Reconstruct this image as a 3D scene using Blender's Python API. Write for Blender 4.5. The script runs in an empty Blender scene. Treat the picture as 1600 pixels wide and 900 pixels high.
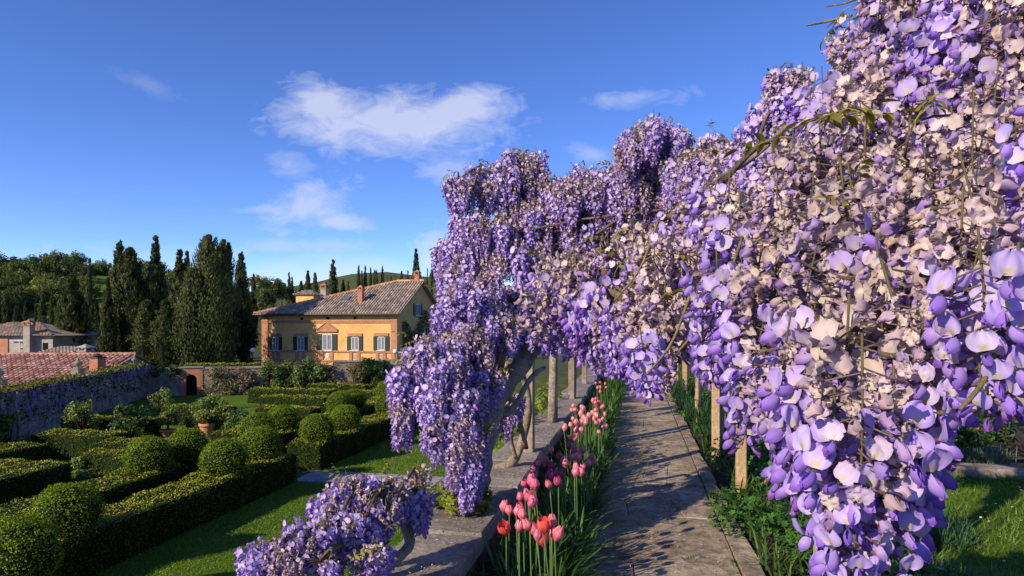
import bpy, math, random
import numpy as np
from mathutils import Vector, Matrix
rng = np.random.default_rng(7)
random.seed(7)
S = bpy.context.scene
COL = S.collection
# ------------------------------------------------------------ camera, sky, sun, exposure
TH = math.atan(193/978.0)            # the path runs along +Y; the camera is turned to its side
FPX, CX, HY, EYE = 978.0, 800.0, 508.0, 1.4
Fv = np.array([-math.sin(TH), math.cos(TH), 0.0]); Rv = np.array([math.cos(TH), math.sin(TH), 0.0]); Uv = np.array([0, 0, 1.0])
CAM = np.array([0, 0, EYE])
cd = bpy.data.cameras.new('camera'); cam = bpy.data.objects.new('camera', cd); COL.objects.link(cam)
cd.sensor_width = 36.0; cd.lens = 36.0*FPX/1600; cd.shift_y = 58/1600.0
cd.clip_start = 0.02; cd.clip_end = 5000
cam.location = CAM; cam.rotation_euler = (math.pi/2, 0, TH)
S.camera = cam
SUN_AZ = math.atan2(-0.62, -0.785)     # direction towards the sun, measured from +Y towards +X
SUN_EL = math.radians(27)
w = bpy.data.worlds.new('World'); S.world = w; w.use_nodes = True
nt = w.node_tree; N = nt.nodes; L = nt.links
N.clear()
wo = N.new('ShaderNodeOutputWorld'); bg = N.new('ShaderNodeBackground'); sky = N.new('ShaderNodeTexSky')
sky.sky_type = 'NISHITA'; sky.sun_disc = False; sky.sun_elevation = SUN_EL; sky.sun_rotation = SUN_AZ
sky.altitude = 900; sky.air_density = 0.62; sky.dust_density = 0.05; sky.ozone_density = 3.0
bg.inputs['Strength'].default_value = 0.11
def wmath(op, a, b=None, c=None, clamp=False):
    n = N.new('ShaderNodeMath'); n.operation = op; n.use_clamp = clamp
    for i, x in enumerate((a, b, c)):
        if x is None: continue
        if isinstance(x, (int, float)): n.inputs[i].default_value = x
        else: L.new(x, n.inputs[i])
    return n.outputs[0]
tc = N.new('ShaderNodeTexCoord')
def wdot(v):
    n = N.new('ShaderNodeVectorMath'); n.operation = 'DOT_PRODUCT'; L.new(tc.outputs['Generated'], n.inputs[0]); n.inputs[1].default_value = v
    return n.outputs['Value']
df, dr, du = wdot(tuple(Fv)), wdot(tuple(Rv)), wdot((0, 0, 1))
dfc = wmath('MAXIMUM', df, 0.02)
ca, cb = wmath('DIVIDE', dr, dfc), wmath('DIVIDE', du, dfc)      # compass-fixed angles of the sky
comb = N.new('ShaderNodeCombineXYZ'); L.new(ca, comb.inputs[0]); L.new(wmath('MULTIPLY', cb, 1.9), comb.inputs[1])
def wnoise(scale, detail, rough, dist):
    n = N.new('ShaderNodeTexNoise'); n.inputs['Scale'].default_value = scale; n.inputs['Detail'].default_value = detail
    n.inputs['Roughness'].default_value = rough; n.inputs['Distortion'].default_value = dist
    L.new(comb.outputs[0], n.inputs['Vector']); return n.outputs['Fac']
n1, n2 = wnoise(6.5, 9, 0.58, 0.9), wnoise(19, 9, 0.64, 0.8)
def ell(px, py, rx, ry, rot=0.0, edge=0.55):
    x = wmath('SUBTRACT', ca, (px-CX)/FPX); y = wmath('SUBTRACT', cb, (HY-py)/FPX)
    c, s = math.cos(rot), math.sin(rot)
    xr = wmath('ADD', wmath('MULTIPLY', x, c), wmath('MULTIPLY', y, s)); yr = wmath('SUBTRACT', wmath('MULTIPLY', y, c), wmath('MULTIPLY', x, s))
    a = wmath('MULTIPLY', xr, FPX/rx); b = wmath('MULTIPLY', yr, FPX/ry)
    d = wmath('ADD', wmath('MULTIPLY', a, a), wmath('MULTIPLY', b, b))
    return wmath('SUBTRACT', 1.0, wmath('SQRT', d))
def wsum(e, amp1, amp2, bias, gain, top):
    t = wmath('ADD', e, wmath('MULTIPLY', wmath('SUBTRACT', n1, 0.5), amp1)); t = wmath('ADD', t, wmath('MULTIPLY', wmath('SUBTRACT', n2, 0.5), amp2))
    return wmath('MULTIPLY', wmath('MULTIPLY', wmath('ADD', t, bias), gain, clamp=True), top)
big = wmath('MAXIMUM', wmath('MAXIMUM', ell(610, 190, 215, 62, -0.02), ell(505, 165, 80, 45, -0.35)), ell(720, 170, 95, 42, 0.15))
masks = [wsum(big, 1.0, 1.3, 0.0, 1.4, 0.64)]
for px, py, rx, ry, rot, top in ((480, 322, 75, 34, 0.3, 0.5), (535, 347, 60, 14, -0.1, 0.5), (425, 327, 50, 9, 0.05, 0.35), (450, 256, 38, 22, 0, 0.3), (700, 266, 55, 22, 0, 0.33), (918, 240, 40, 18, -0.2, 0.3),
                                 (990, 153, 95, 14, 0.06, 0.28), (230, 132, 55, 14, -0.4, 0.12), (690, 395, 60, 42, 0.5, 0.75), (430, 385, 50, 12, 0, 0.25), (520, 384, 70, 12, 0, 0.25)):
    masks.append(wsum(ell(px, py, rx*1.15, ry*1.25, rot), 1.5, 1.7, -0.05, 1.3, top))
bank = wmath('SUBTRACT', 0.62, wmath('ABSOLUTE', wmath('MULTIPLY', wmath('SUBTRACT', cb, 0.075), 11.0)))     # low bank above the horizon
masks.append(wsum(bank, 1.6, 0.6, -0.12, 1.3, 0.55))
m = masks[0]
for k in masks[1:]: m = wmath('MAXIMUM', m, k)
m = wmath('MULTIPLY', m, wmath('MULTIPLY', df, 12.0, clamp=True))
hs = N.new('ShaderNodeHueSaturation'); hs.inputs['Saturation'].default_value = 1.16; hs.inputs['Value'].default_value = 1.62; hs.inputs['Hue'].default_value = 0.514
L.new(sky.outputs['Color'], hs.inputs['Color'])
mix = N.new('ShaderNodeMix'); mix.data_type = 'RGBA'; L.new(m, mix.inputs[0]); L.new(hs.outputs[0], mix.inputs[6])
mix.inputs[7].default_value = (5.3, 5.4, 6.5, 1)
L.new(mix.outputs[2], bg.inputs['Color']); L.new(bg.outputs[0], wo.inputs[0])
sl = bpy.data.lights.new('sun', 'SUN'); sun = bpy.data.objects.new('sun', sl); COL.objects.link(sun)
sl.energy = 5.0; sl.angle = math.radians(0.5); sl.color = (1.0, 0.85, 0.66)
sdir = Vector((math.sin(SUN_AZ)*math.cos(SUN_EL), math.cos(SUN_AZ)*math.cos(SUN_EL), math.sin(SUN_EL)))
sun.rotation_euler = sdir.to_track_quat('Z', 'Y').to_euler()
S.view_settings.view_transform = 'Standard'; S.view_settings.look = 'None'; S.view_settings.exposure = 0.48; S.view_settings.gamma = 1.0
try: S.view_settings.use_curve_mapping = False
except Exception: pass
S.render.engine = 'CYCLES'
S.cycles.use_denoising = True
S.cycles.max_bounces = 6; S.cycles.diffuse_bounces = 3; S.cycles.transmission_bounces = 4; S.cycles.transparent_max_bounces = 4

# ------------------------------------------------------------ helpers
def pix(px, py, D): return CAM + D*(Fv + Rv*(px-CX)/FPX + Uv*(HY-py)/FPX)
def ground(px, py, z):
    D = (EYE-z)*FPX/(py-HY); return pix(px, py, D)
def cf(lat, D, z=0.0): p = D*Fv + lat*Rv; return np.array([p[0], p[1], z])
def sm(a, b, x): t = np.clip((np.asarray(x, float)-a)/(b-a), 0, 1); return t*t*(3-2*t)
class MB:
    def __init__(s): s.v = []; s.f = []; s.c = []; s.mi = []; s.n = 0
    def add(s, V, F, C=(1, 1, 1), mi=0):
        V = np.asarray(V, float).reshape(-1, 3); C = np.asarray(C, float)
        if C.ndim == 1: C = np.tile(C[None, :3], (len(V), 1))
        s.v.append(V); s.c.append(C)
        if isinstance(F, np.ndarray):
            s.f.append(F+s.n); s.mi.append(np.full(len(F), mi))
        else:
            for k in sorted({len(q) for q in F}):
                a = np.array([q for q in F if len(q) == k]); s.f.append(a+s.n); s.mi.append(np.full(len(a), mi))
        s.n += len(V); return s
    def mesh(s, name, mats, smooth=False):
        me = bpy.data.meshes.new(name)
        V = np.concatenate(s.v); C = np.concatenate(s.c)
        lt = np.concatenate([np.full(len(a), a.shape[1]) for a in s.f]); li = np.concatenate([a.ravel() for a in s.f])
        me.vertices.add(len(V)); me.vertices.foreach_set('co', V.ravel().astype(np.float32))
        me.loops.add(len(li)); me.loops.foreach_set('vertex_index', li.astype(np.int32))
        me.polygons.add(len(lt)); ls = np.concatenate(([0], np.cumsum(lt)[:-1]))
        me.polygons.foreach_set('loop_start', ls.astype(np.int32)); me.polygons.foreach_set('loop_total', lt.astype(np.int32))
        me.polygons.foreach_set('material_index', np.concatenate(s.mi).astype(np.int32))
        me.polygons.foreach_set('use_smooth', np.full(len(lt), bool(smooth)))
        ca_ = me.color_attributes.new('Col', 'FLOAT_COLOR', 'POINT')
        ca_.data.foreach_set('color', np.concatenate([C, np.ones((len(C), 1))], 1).ravel().astype(np.float32))
        for mm in (mats if isinstance(mats, (list, tuple)) else [mats]): me.materials.append(mm)
        me.update(); me.validate(); return me
    def build(s, name, mats, parent=None, smooth=False, loc=None):
        return link(name, s.mesh(name, mats, smooth), parent, loc)
def link(name, me, parent=None, loc=None):
    o = bpy.data.objects.new(name, me); COL.objects.link(o)
    if parent is not None: o.parent = parent
    if loc is not None: o.location = tuple(loc)
    return o
def empty(name, loc=(0, 0, 0), rz=0.0):
    o = bpy.data.objects.new(name, None); COL.objects.link(o); o.location = tuple(loc); o.rotation_euler = (0, 0, rz); o.empty_display_size = 0.2; return o
def tag(o, label=None, cat=None, group=None, kind=None):
    if label: o['label'] = label
    if cat: o['category'] = cat
    if group: o['group'] = group
    if kind: o['kind'] = kind
    return o
def copy_tree(o, parent=None):
    c = o.copy(); COL.objects.link(c); c.parent = parent
    for ch in list(o.children): copy_tree(ch, c)
    return c
BOXF = [(0, 3, 2, 1), (4, 5, 6, 7), (0, 1, 5, 4), (1, 2, 6, 5), (2, 3, 7, 6), (3, 0, 4, 7)]
def box(mb, x0, x1, y0, y1, z0, z1, C=(1, 1, 1), mi=0):
    mb.add([(x0, y0, z0), (x1, y0, z0), (x1, y1, z0), (x0, y1, z0), (x0, y0, z1), (x1, y0, z1), (x1, y1, z1), (x0, y1, z1)], BOXF, C, mi); return mb
def slab(mb, poly, z0, z1, ch=0.012, C=(1, 1, 1), mi=0):
    """a prism on a polygon with a chamfered upper edge"""
    P = np.asarray(poly, float); n = len(P); c = P.mean(0); d = P-c; l = np.linalg.norm(d, axis=1, keepdims=True)
    Q = c+d*(1-ch*1.4/np.maximum(l, .01))
    V = [(*p, z0) for p in P]+[(*p, z1-ch) for p in P]+[(*p, z1) for p in Q]
    F = []
    for i in range(n):
        j = (i+1) % n; F += [(i, j, n+j, n+i), (n+i, n+j, 2*n+j, 2*n+i)]
    F.append(tuple(range(2*n, 3*n))); mb.add(V, F, C, mi); return mb
def lathe(mb, prof, n=16, c=(0, 0, 0), C=(1, 1, 1), mi=0, lob=0, lobamp=0.0):
    a = np.arange(n)*2*math.pi/n; V = []
    for r, z in prof:
        rr = r*(1+lobamp*np.cos(a*lob)) if lob else np.full(n, r)
        V.append(np.stack([c[0]+rr*np.cos(a), c[1]+rr*np.sin(a), np.full(n, c[2]+z)], 1))
    V = np.concatenate(V); F = []
    for i in range(len(prof)-1):
        for j in range(n): k = (j+1) % n; F.append((i*n+j, i*n+k, (i+1)*n+k, (i+1)*n+j))
    mb.add(V, F, C, mi); return mb
def spline(pts, n):
    P = np.asarray(pts, float)
    if len(P) == 2: return P[0]+(P[1]-P[0])*np.linspace(0, 1, n)[:, None]
    t = np.linspace(0, len(P)-1, n); out = []
    for x in t:
        i = min(int(x), len(P)-2); u = x-i
        p0, p1, p2, p3 = P[max(i-1, 0)], P[i], P[i+1], P[min(i+2, len(P)-1)]
        out.append(.5*((2*p1)+(-p0+p2)*u+(2*p0-5*p1+4*p2-p3)*u*u+(-p0+3*p1-3*p2+p3)*u**3))
    return np.array(out)
def tube(mb, pts, rad, sides=8, n=None, C=(1, 1, 1), mi=0, lump=0.0, cap=True):
    P = spline(pts, n) if n else np.asarray(pts, float)
    k = len(P); r = np.interp(np.linspace(0, 1, k), np.linspace(0, 1, len(np.atleast_1d(rad))), np.atleast_1d(rad)) if np.ndim(rad) else np.full(k, rad)
    T = np.gradient(P, axis=0); T /= np.linalg.norm(T, axis=1, keepdims=True)+1e-9
    ref = np.array([0, 0, 1.0]) if abs(T[0][2]) < .9 else np.array([1.0, 0, 0])
    V = []; a = np.arange(sides)*2*math.pi/sides
    for i in range(k):
        u = ref-T[i]*np.dot(ref, T[i]); u /= np.linalg.norm(u)+1e-9; ref = u; v = np.cross(T[i], u)
        rr = r[i]*(1+lump*(rng.random(sides)-.5)*2)[:, None]
        V.append(P[i]+rr*(np.cos(a)[:, None]*u+np.sin(a)[:, None]*v))
    V = np.concatenate(V); F = []
    for i in range(k-1):
        for j in range(sides): q = (j+1) % sides; F.append((i*sides+j, i*sides+q, (i+1)*sides+q, (i+1)*sides+j))
    if cap: F += [tuple(range(sides))[::-1], tuple((k-1)*sides+j for j in range(sides))]
    mb.add(V, F, C, mi); return mb
def rand_rot(n):
    q = rng.normal(size=(n, 4)); q /= np.linalg.norm(q, axis=1, keepdims=True); a, b, c, d = q.T
    return np.stack([np.stack([1-2*(c*c+d*d), 2*(b*c-d*a), 2*(b*d+c*a)], 1), np.stack([2*(b*c+d*a), 1-2*(b*b+d*d), 2*(c*d-b*a)], 1), np.stack([2*(b*d-c*a), 2*(c*d+b*a), 1-2*(b*b+c*c)], 1)], 1)
def frame_from(nrm, spin=None):
    """rotation matrices whose z column is nrm"""
    n = nrm/np.linalg.norm(nrm, axis=1, keepdims=True); r = rng.normal(size=n.shape) if spin is None else np.broadcast_to(spin, n.shape)
    x = r-n*(r*n).sum(1, keepdims=True); x /= np.linalg.norm(x, axis=1, keepdims=True)+1e-9; y = np.cross(n, x)
    return np.stack([x, y, n], 2)
def scatter(mb, PV, PF, M, O, C, mi=0, PC=None):
    """copy one small shape (PV, PF) to len(O) places"""
    PV = np.asarray(PV, float); PF = np.asarray(PF); n, k = len(O), len(PV)
    V = np.einsum('nij,kj->nki', M, PV)+O[:, None, :]
    F = (PF[None]+(np.arange(n)*k)[:, None, None]).reshape(-1, PF.shape[1])
    Cc = np.repeat(C[:, None, :], k, 1)
    if PC is not None: Cc = Cc*np.asarray(PC)[None]
    mb.add(V.reshape(-1, 3), F, Cc.reshape(-1, 3), mi); return mb
LEAF_V = [(-.5, 0, 0), (0, -.28, .06), (.5, 0, 0), (0, .28, .06)]; LEAF_F = [(0, 1, 2, 3)]
SPRAY_V = [(0, 0, 0), (.16, .02, .4), (.06, 0, 1), (-.05, .0, .95), (-.17, .02, .45)]; SPRAY_F = [(0, 1, 2, 3, 4)]
def leafcol(n, base, var=.25, hue=.15):
    b = np.asarray(base)[None]*(1+var*rng.normal(size=(n, 1))); b = b*(1+hue*rng.normal(size=(n, 3))*np.array([1, .4, .6])); return np.clip(b, .002, 1)
# ------------------------------------------------------------ materials
def newmat(name):
    mt = bpy.data.materials.new(name); mt.use_nodes = True; t = mt.node_tree; b = t.nodes['Principled BSDF']; return mt, t, b
def ramp(t, fac, stops):
    r = t.nodes.new('ShaderNodeValToRGB'); el = r.color_ramp.elements
    while len(el) < len(stops): el.new(.5)
    for e, (p, c) in zip(el, stops): e.position = p; e.color = (*c, 1)
    t.links.new(fac, r.inputs[0]); return r.outputs[0]
def noise(t, scale, detail=6, rough=.6, vec=None, dist=0):
    n = t.nodes.new('ShaderNodeTexNoise'); n.inputs['Scale'].default_value = scale; n.inputs['Detail'].default_value = detail; n.inputs['Roughness'].default_value = rough; n.inputs['Distortion'].default_value = dist
    if vec is not None: t.links.new(vec, n.inputs['Vector'])
    return n.outputs['Fac']
def bump(t, b, h, strength=.4, dist=.02):
    n = t.nodes.new('ShaderNodeBump'); n.inputs['Strength'].default_value = strength; n.inputs['Distance'].default_value = dist; t.links.new(h, n.inputs['Height']); t.links.new(n.outputs[0], b.inputs['Normal']); return n
def mul(t, a, b_, fac=1.0, mode='MULTIPLY'):
    n = t.nodes.new('ShaderNodeMix'); n.data_type = 'RGBA'; n.blend_type = mode; n.inputs[0].default_value = fac
    for i, x in ((6, a), (7, b_)):
        if isinstance(x, tuple): n.inputs[i].default_value = (*x, 1)
        else: t.links.new(x, n.inputs[i])
    return n.outputs[2]
def stone(name, c1, c2, c3, scale=3, rough=.9, bumps=.5, bd=.02, attr=True, fine=40, spots=None):
    mt, t, b = newmat(name); tcn = t.nodes.new('ShaderNodeTexCoord'); v = tcn.outputs['Object']
    c = ramp(t, noise(t, scale, 8, .65, v), [(.3, c1), (.5, c2), (.7, c3)])
    c = mul(t, c, ramp(t, noise(t, fine, 6, .7, v), [(.3, (.6, .6, .6)), (.65, (1.15, 1.15, 1.15))]))
    if spots: c = mul(t, c, ramp(t, noise(t, spots, 5, .7, v), [(.45, (1, 1, 1)), (.62, (.55, .55, .5))]))
    if attr:
        a = t.nodes.new('ShaderNodeVertexColor'); a.layer_name = 'Col'; c = mul(t, c, a.outputs[0])
    t.links.new(c, b.inputs['Base Color']); b.inputs['Roughness'].default_value = rough; b.inputs['Specular IOR Level'].default_value = .25
    bump(t, b, noise(t, fine*.6, 9, .7, v), bumps, bd); return mt
def leafmat(name, rough=.5, trans=.3, tint=(1.25, 1.2, .5), spec=.35, jit=.22):
    mt, t, b = newmat(name); a = t.nodes.new('ShaderNodeVertexColor'); a.layer_name = 'Col'
    oi = t.nodes.new('ShaderNodeObjectInfo'); mr = t.nodes.new('ShaderNodeMapRange'); mr.inputs[3].default_value = 1-jit; mr.inputs[4].default_value = 1+jit; t.links.new(oi.outputs['Random'], mr.inputs[0])
    hs_ = t.nodes.new('ShaderNodeHueSaturation'); t.links.new(a.outputs[0], hs_.inputs['Color']); t.links.new(mr.outputs[0], hs_.inputs['Value'])
    t.links.new(hs_.outputs[0], b.inputs['Base Color']); b.inputs['Roughness'].default_value = rough; b.inputs['Specular IOR Level'].default_value = spec
    tr = t.nodes.new('ShaderNodeBsdfTranslucent'); t.links.new(mul(t, hs_.outputs[0], tint), tr.inputs['Color'])
    ms = t.nodes.new('ShaderNodeMixShader'); ms.inputs[0].default_value = trans; t.links.new(b.outputs[0], ms.inputs[1]); t.links.new(tr.outputs[0], ms.inputs[2])
    t.links.new(ms.outputs[0], t.nodes['Material Output'].inputs[0]); return mt
def plain(name, col, rough=.6, spec=.3, metal=0, var=.15, scale=6):
    mt, t, b = newmat(name); v = t.nodes.new('ShaderNodeTexCoord').outputs['Object']
    k = np.array(col); t.links.new(ramp(t, noise(t, scale, 6, .6, v), [(.3, tuple(k*(1-var))), (.7, tuple(np.clip(k*(1+var), 0, 1)))]), b.inputs['Base Color'])
    b.inputs['Roughness'].default_value = rough; b.inputs['Specular IOR Level'].default_value = spec; b.inputs['Metallic'].default_value = metal; return mt
M = {}
M['leaf'] = leafmat('leaf_green', .5, .28, spec=.25)
M['box'] = leafmat('box_leaf', .7, .22, spec=.08, jit=.1)
M['cyp'] = leafmat('cypress_needle', .75, .12, jit=.16, spec=.15)
M['petal'] = leafmat('wisteria_petal', .55, .36, (1.1, 1.0, 1.15), .25, jit=.13)
M['tulip'] = leafmat('tulip_petal', .4, .25, (1.2, .9, .9), .4, jit=.16)
M['grass'] = leafmat('grass_blade', .5, .3, jit=.05)
M['path'] = stone('path_stone', (.17, .14, .09), (.34, .27, .20), (.47, .385, .285), 2.2, .92, .8, .018, fine=24, spots=11)
M['coping'] = stone('coping_stone', (.14, .12, .10), (.27, .23, .19), (.40, .35, .29), 3.5, .92, .7, .014, fine=35, spots=7)
M['wallst'] = stone('rubble_wall', (.17, .13, .10), (.30, .24, .19), (.44, .37, .30), 1.6, .95, .9, .05, fine=9, spots=3)
M['flag'] = stone('garden_flagstone', (.20, .19, .18), (.30, .28, .27), (.40, .38, .36), 2.5, .9, .5, .012, fine=22)
M['soil'] = stone('bed_soil', (.025, .018, .012), (.05, .036, .025), (.085, .06, .04), 6, 1, .9, .03, fine=30)
M['bark'] = stone('vine_bark', (.17, .13, .10), (.32, .26, .205), (.46, .39, .31), 7, .95, 1.0, .03, fine=38)
M['wood'] = stone('grey_timber', (.16, .125, .095), (.27, .21, .16), (.36, .30, .24), 4, .9, .6, .006, fine=30)
M['newwood'] = stone('tan_timber', (.30, .19, .10), (.40, .265, .14), (.48, .33, .19), 4, .75, .4, .004, fine=30)
M['rust'] = stone('rust_beam', (.10, .035, .015), (.18, .065, .03), (.26, .10, .05), 5, .8, .5, .004)
M['trunk'] = stone('tree_trunk', (.05, .04, .03), (.09, .07, .055), (.14, .115, .09), 5, 1, .9, .03)
M['stucco'] = stone('ochre_stucco', (.54, .29, .095), (.68, .385, .135), (.74, .46, .19), .9, .92, .25, .008, fine=9)
M['terra'] = stone('terracotta_trim', (.34, .15, .085), (.42, .195, .11), (.49, .25, .15), 1.2, .9, .3, .008, fine=12)
M['tile'] = stone('roof_tile', (.27, .225, .185), (.40, .34, .285), (.52, .455, .385), 2.5, .95, .4, .01, fine=14)
M['redtile'] = stone('red_roof_tile', (.34, .155, .11), (.50, .27, .20), (.62, .44, .36), 3, .95, .4, .01, fine=14)
M['brick'] = stone('brick', (.28, .11, .065), (.38, .17, .10), (.46, .24, .15), 5, .92, .4, .01, fine=20)
M['grey_pl'] = stone('grey_plaster', (.27, .24, .21), (.36, .32, .28), (.44, .40, .35), 1.2, .92, .3, .01, fine=12)
M['shutter'] = plain('shutter_green', (.018, .035, .03), .5)
M['whitewood'] = plain('white_frame', (.48, .47, .45), .5)
M['curtain'] = plain('pale_curtain', (.17, .18, .21), .8, var=.25)
M['dark'] = plain('dark_opening', (.012, .010, .009), .9, .1)
M['iron'] = plain('dark_iron', (.03, .03, .032), .5, .4)
M['pot'] = stone('terracotta_pot', (.42, .17, .08), (.55, .24, .12), (.62, .33, .19), 5, .85, .3, .006, fine=25)
M['urn'] = stone('urn_stone', (.14, .13, .12), (.24, .21, .18), (.36, .31, .24), 5, .9, .5, .01)
gm, gt, gb = newmat('lamp_globe'); gb.inputs['Base Color'].default_value = (.8, .8, .76, 1); gb.inputs['Roughness'].default_value = .25; M['globe'] = gm
gm, gt, gb = newmat('window_glass'); gb.inputs['Base Color'].default_value = (.10, .12, .15, 1); gb.inputs['Roughness'].default_value = .06; gb.inputs['Specular IOR Level'].default_value = .8; M['glass'] = gm
def grassground(name, a, b_, c, sc):
    mt, t, b = newmat(name); v = t.nodes.new('ShaderNodeTexCoord').outputs['Object']
    col = ramp(t, noise(t, sc, 8, .6, v), [(.3, a), (.5, b_), (.72, c)]); col = mul(t, col, ramp(t, noise(t, sc*40, 5, .7, v), [(.3, (.55, .55, .55)), (.7, (1.3, 1.3, 1.3))]))
    t.links.new(col, b.inputs['Base Color']); b.inputs['Roughness'].default_value = .9; b.inputs['Specular IOR Level'].default_value = .15; bump(t, b, noise(t, sc*60, 4, .7, v), .8, .03); return mt
M['lawn'] = grassground('lawn_ground', (.05, .10, .006), (.075, .14, .008), (.105, .17, .012), .8)
M['hill'] = grassground('hill_ground', (.04, .055, .015), (.065, .08, .024), (.10, .10, .04), .02)
# ------------------------------------------------------------ terrain and setting
ZL = -3.2                                             # lower garden lawn
def hillz(P):
    """height of the land at points P (n, 2)"""
    D = P[:, 0]*Fv[0]+P[:, 1]*Fv[1]; lat = P[:, 0]*Rv[0]+P[:, 1]*Rv[1]; r = np.hypot(P[:, 0], P[:, 1])
    px = np.where(D > 1, CX+FPX*lat/np.maximum(D, 1), np.where(lat < 0, -3000, 4000))
    ys = np.interp(px, [-3000, -400, 0, 90, 180, 260, 330, 400, 480, 540, 600, 660, 740, 900, 1600, 4000], [455, 450, 452, 445, 448, 452, 458, 456, 446, 433, 430, 438, 446, 455, 470, 480])
    zr = EYE+(HY-ys)/FPX*235
    z = -3.35+0.8*sm(42.5, 46, D)-3.2*sm(-.60, -.70, np.where(D > 1, lat/np.maximum(D, 1), 0))*sm(22, 28, D)
    t = sm(85, 235, r); z = z*(1-t)+zr*t
    z = z*(1-sm(250, 600, r))+sm(250, 600, r)*(zr*.35)
    z += sm(100, 200, r)*1.6*(np.sin(P[:, 0]*.045+1)*np.sin(P[:, 1]*.06))
    return z
az = np.linspace(0, 2*math.pi, 241)[:-1]; rr = np.concatenate([np.linspace(.5, 60, 50), np.geomspace(62, 2500, 60)])
P2 = np.stack([(rr[:, None]*np.sin(az)).ravel(), (rr[:, None]*np.cos(az)).ravel()], 1)
V = np.concatenate([P2, hillz(P2)[:, None]], 1); na = len(az)
i, j = np.meshgrid(np.arange(len(rr)-1), np.arange(na), indexing='ij'); k = (j+1) % na
Fq = np.stack([i*na+j, i*na+k, (i+1)*na+k, (i+1)*na+j], -1).reshape(-1, 4)
Vc = np.concatenate([V, [[0, 0, -3.35]]]); cen = len(V)
g = MB().add(Vc, [tuple(q) for q in Fq]+[(cen, (q+1) % na, q) for q in range(na)])
tag(g.build('ground', M['hill'], smooth=True), kind='structure')
# bright meadow strip on the hillside
mb = MB(); D0 = 150
q = [pix(130, 445, 120), pix(210, 445, 120), pix(215, 420, 190), pix(140, 420, 190)]
gx = np.linspace(0, 1, 12); U_, W_ = np.meshgrid(gx, gx, indexing='ij')
PP = [np.array(x) for x in q]
G_ = ((1-U_)[..., None]*(1-W_)[..., None]*PP[0]+U_[..., None]*(1-W_)[..., None]*PP[1]+U_[..., None]*W_[..., None]*PP[2]+(1-U_)[..., None]*W_[..., None]*PP[3]).reshape(-1, 3)
G_[:, 2] = hillz(G_[:, :2])+.35
Fm = [(a*12+b, (a+1)*12+b, (a+1)*12+b+1, a*12+b+1) for a in range(11) for b in range(11)]
tag(mb.add(G_, Fm).build('meadow_field', M['lawn'], smooth=True), kind='structure')
# lower garden lawn
mb = MB(); mb.add([(-34, -6, ZL), (-1.05, -6, ZL), (-1.05, 44, ZL), (-34, 44, ZL)], [(0, 1, 2, 3)])
tag(mb.build('lawn', M['lawn']), kind='structure')
# terrace that carries the path
mb = MB(); mb.add([(-.9, -8, -.03), (60, -8, -.03), (60, 60, -.03), (-.9, 60, -.03)], [(0, 1, 2, 3)])
tag(mb.build('terrace_ground', M['soil']), kind='structure')
def blades(mb, x0, x1, y0, y1, z, n, h=(.03, .07), wd=.006, base=(.055, .12, .012), lean=.5, keep=None):
    P = np.stack([rng.uniform(x0, x1, n), rng.uniform(y0, y1, n), np.full(n, z)], 1)
    if keep is not None: P = P[keep(P)]
    n = len(P); H = rng.uniform(*h, n); d = rng.normal(size=(n, 2))*lean*H[:, None]; a = rng.uniform(0, math.pi, n)
    s = np.stack([np.cos(a)*wd, np.sin(a)*wd, np.zeros(n)], 1)
    tip = P+np.concatenate([d, H[:, None]], 1)
    V = np.stack([P-s, P+s, tip], 1).reshape(-1, 3); F = np.arange(3*n).reshape(-1, 3)
    c = leafcol(n, base, .2, .12); mb.add(V, F, np.repeat(c, 3, 0)); return mb
mb = MB()
inl = lambda P: ~((P[:, 1] > 16.8) & (P[:, 1] < 18.15))
blades(mb, -9.75, -1.2, 7, 16.8, ZL, 52000, (.02, .05), .009, lean=.7, base=(.115, .205, .009))
blades(mb, -9.75, -1.2, 18.1, 30, ZL, 30000, (.02, .06), .014, lean=.7, base=(.115, .205, .009))
blades(mb, -17, -9, 17, 38, ZL, 26000, (.02, .06), .018, lean=.7, base=(.115, .205, .009))
gr = mb.build('lawn_grass', M['grass']); tag(gr, 'short mown grass of the lower garden lawn', 'grass', kind='stuff')
# paved garden path across the lawn
gp = MB(); box(gp, -15, -1.1, 16.8, 18.15, ZL-.1, ZL+.006, (.35, .33, .3)); gpo = tag(gp.build('garden_path', M['flag']), kind='structure')
x = -9.9
while x < -1.3:
    wd_ = rng.uniform(.45, .85)
    y = 16.82
    while y < 18.1:
        dp = min(rng.uniform(.35, .6), 18.13-y)
        if 18.13-y-dp < .2: dp = 18.13-y
        sl_ = MB(); jt = lambda: rng.normal()*.015
        slab(sl_, [(x+.015+jt(), y+.015+jt()), (x+wd_-.015+jt(), y+.015+jt()), (x+wd_-.015+jt(), y+dp-.015+jt()), (x+.015+jt(), y+dp-.015+jt())], ZL+.002, ZL+.032+rng.uniform(0, .008), .008, np.ones(3)*rng.uniform(.8, 1.15))
        sl_.build('flagstone', M['flag'], gpo); y += dp
    x += wd_
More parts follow.
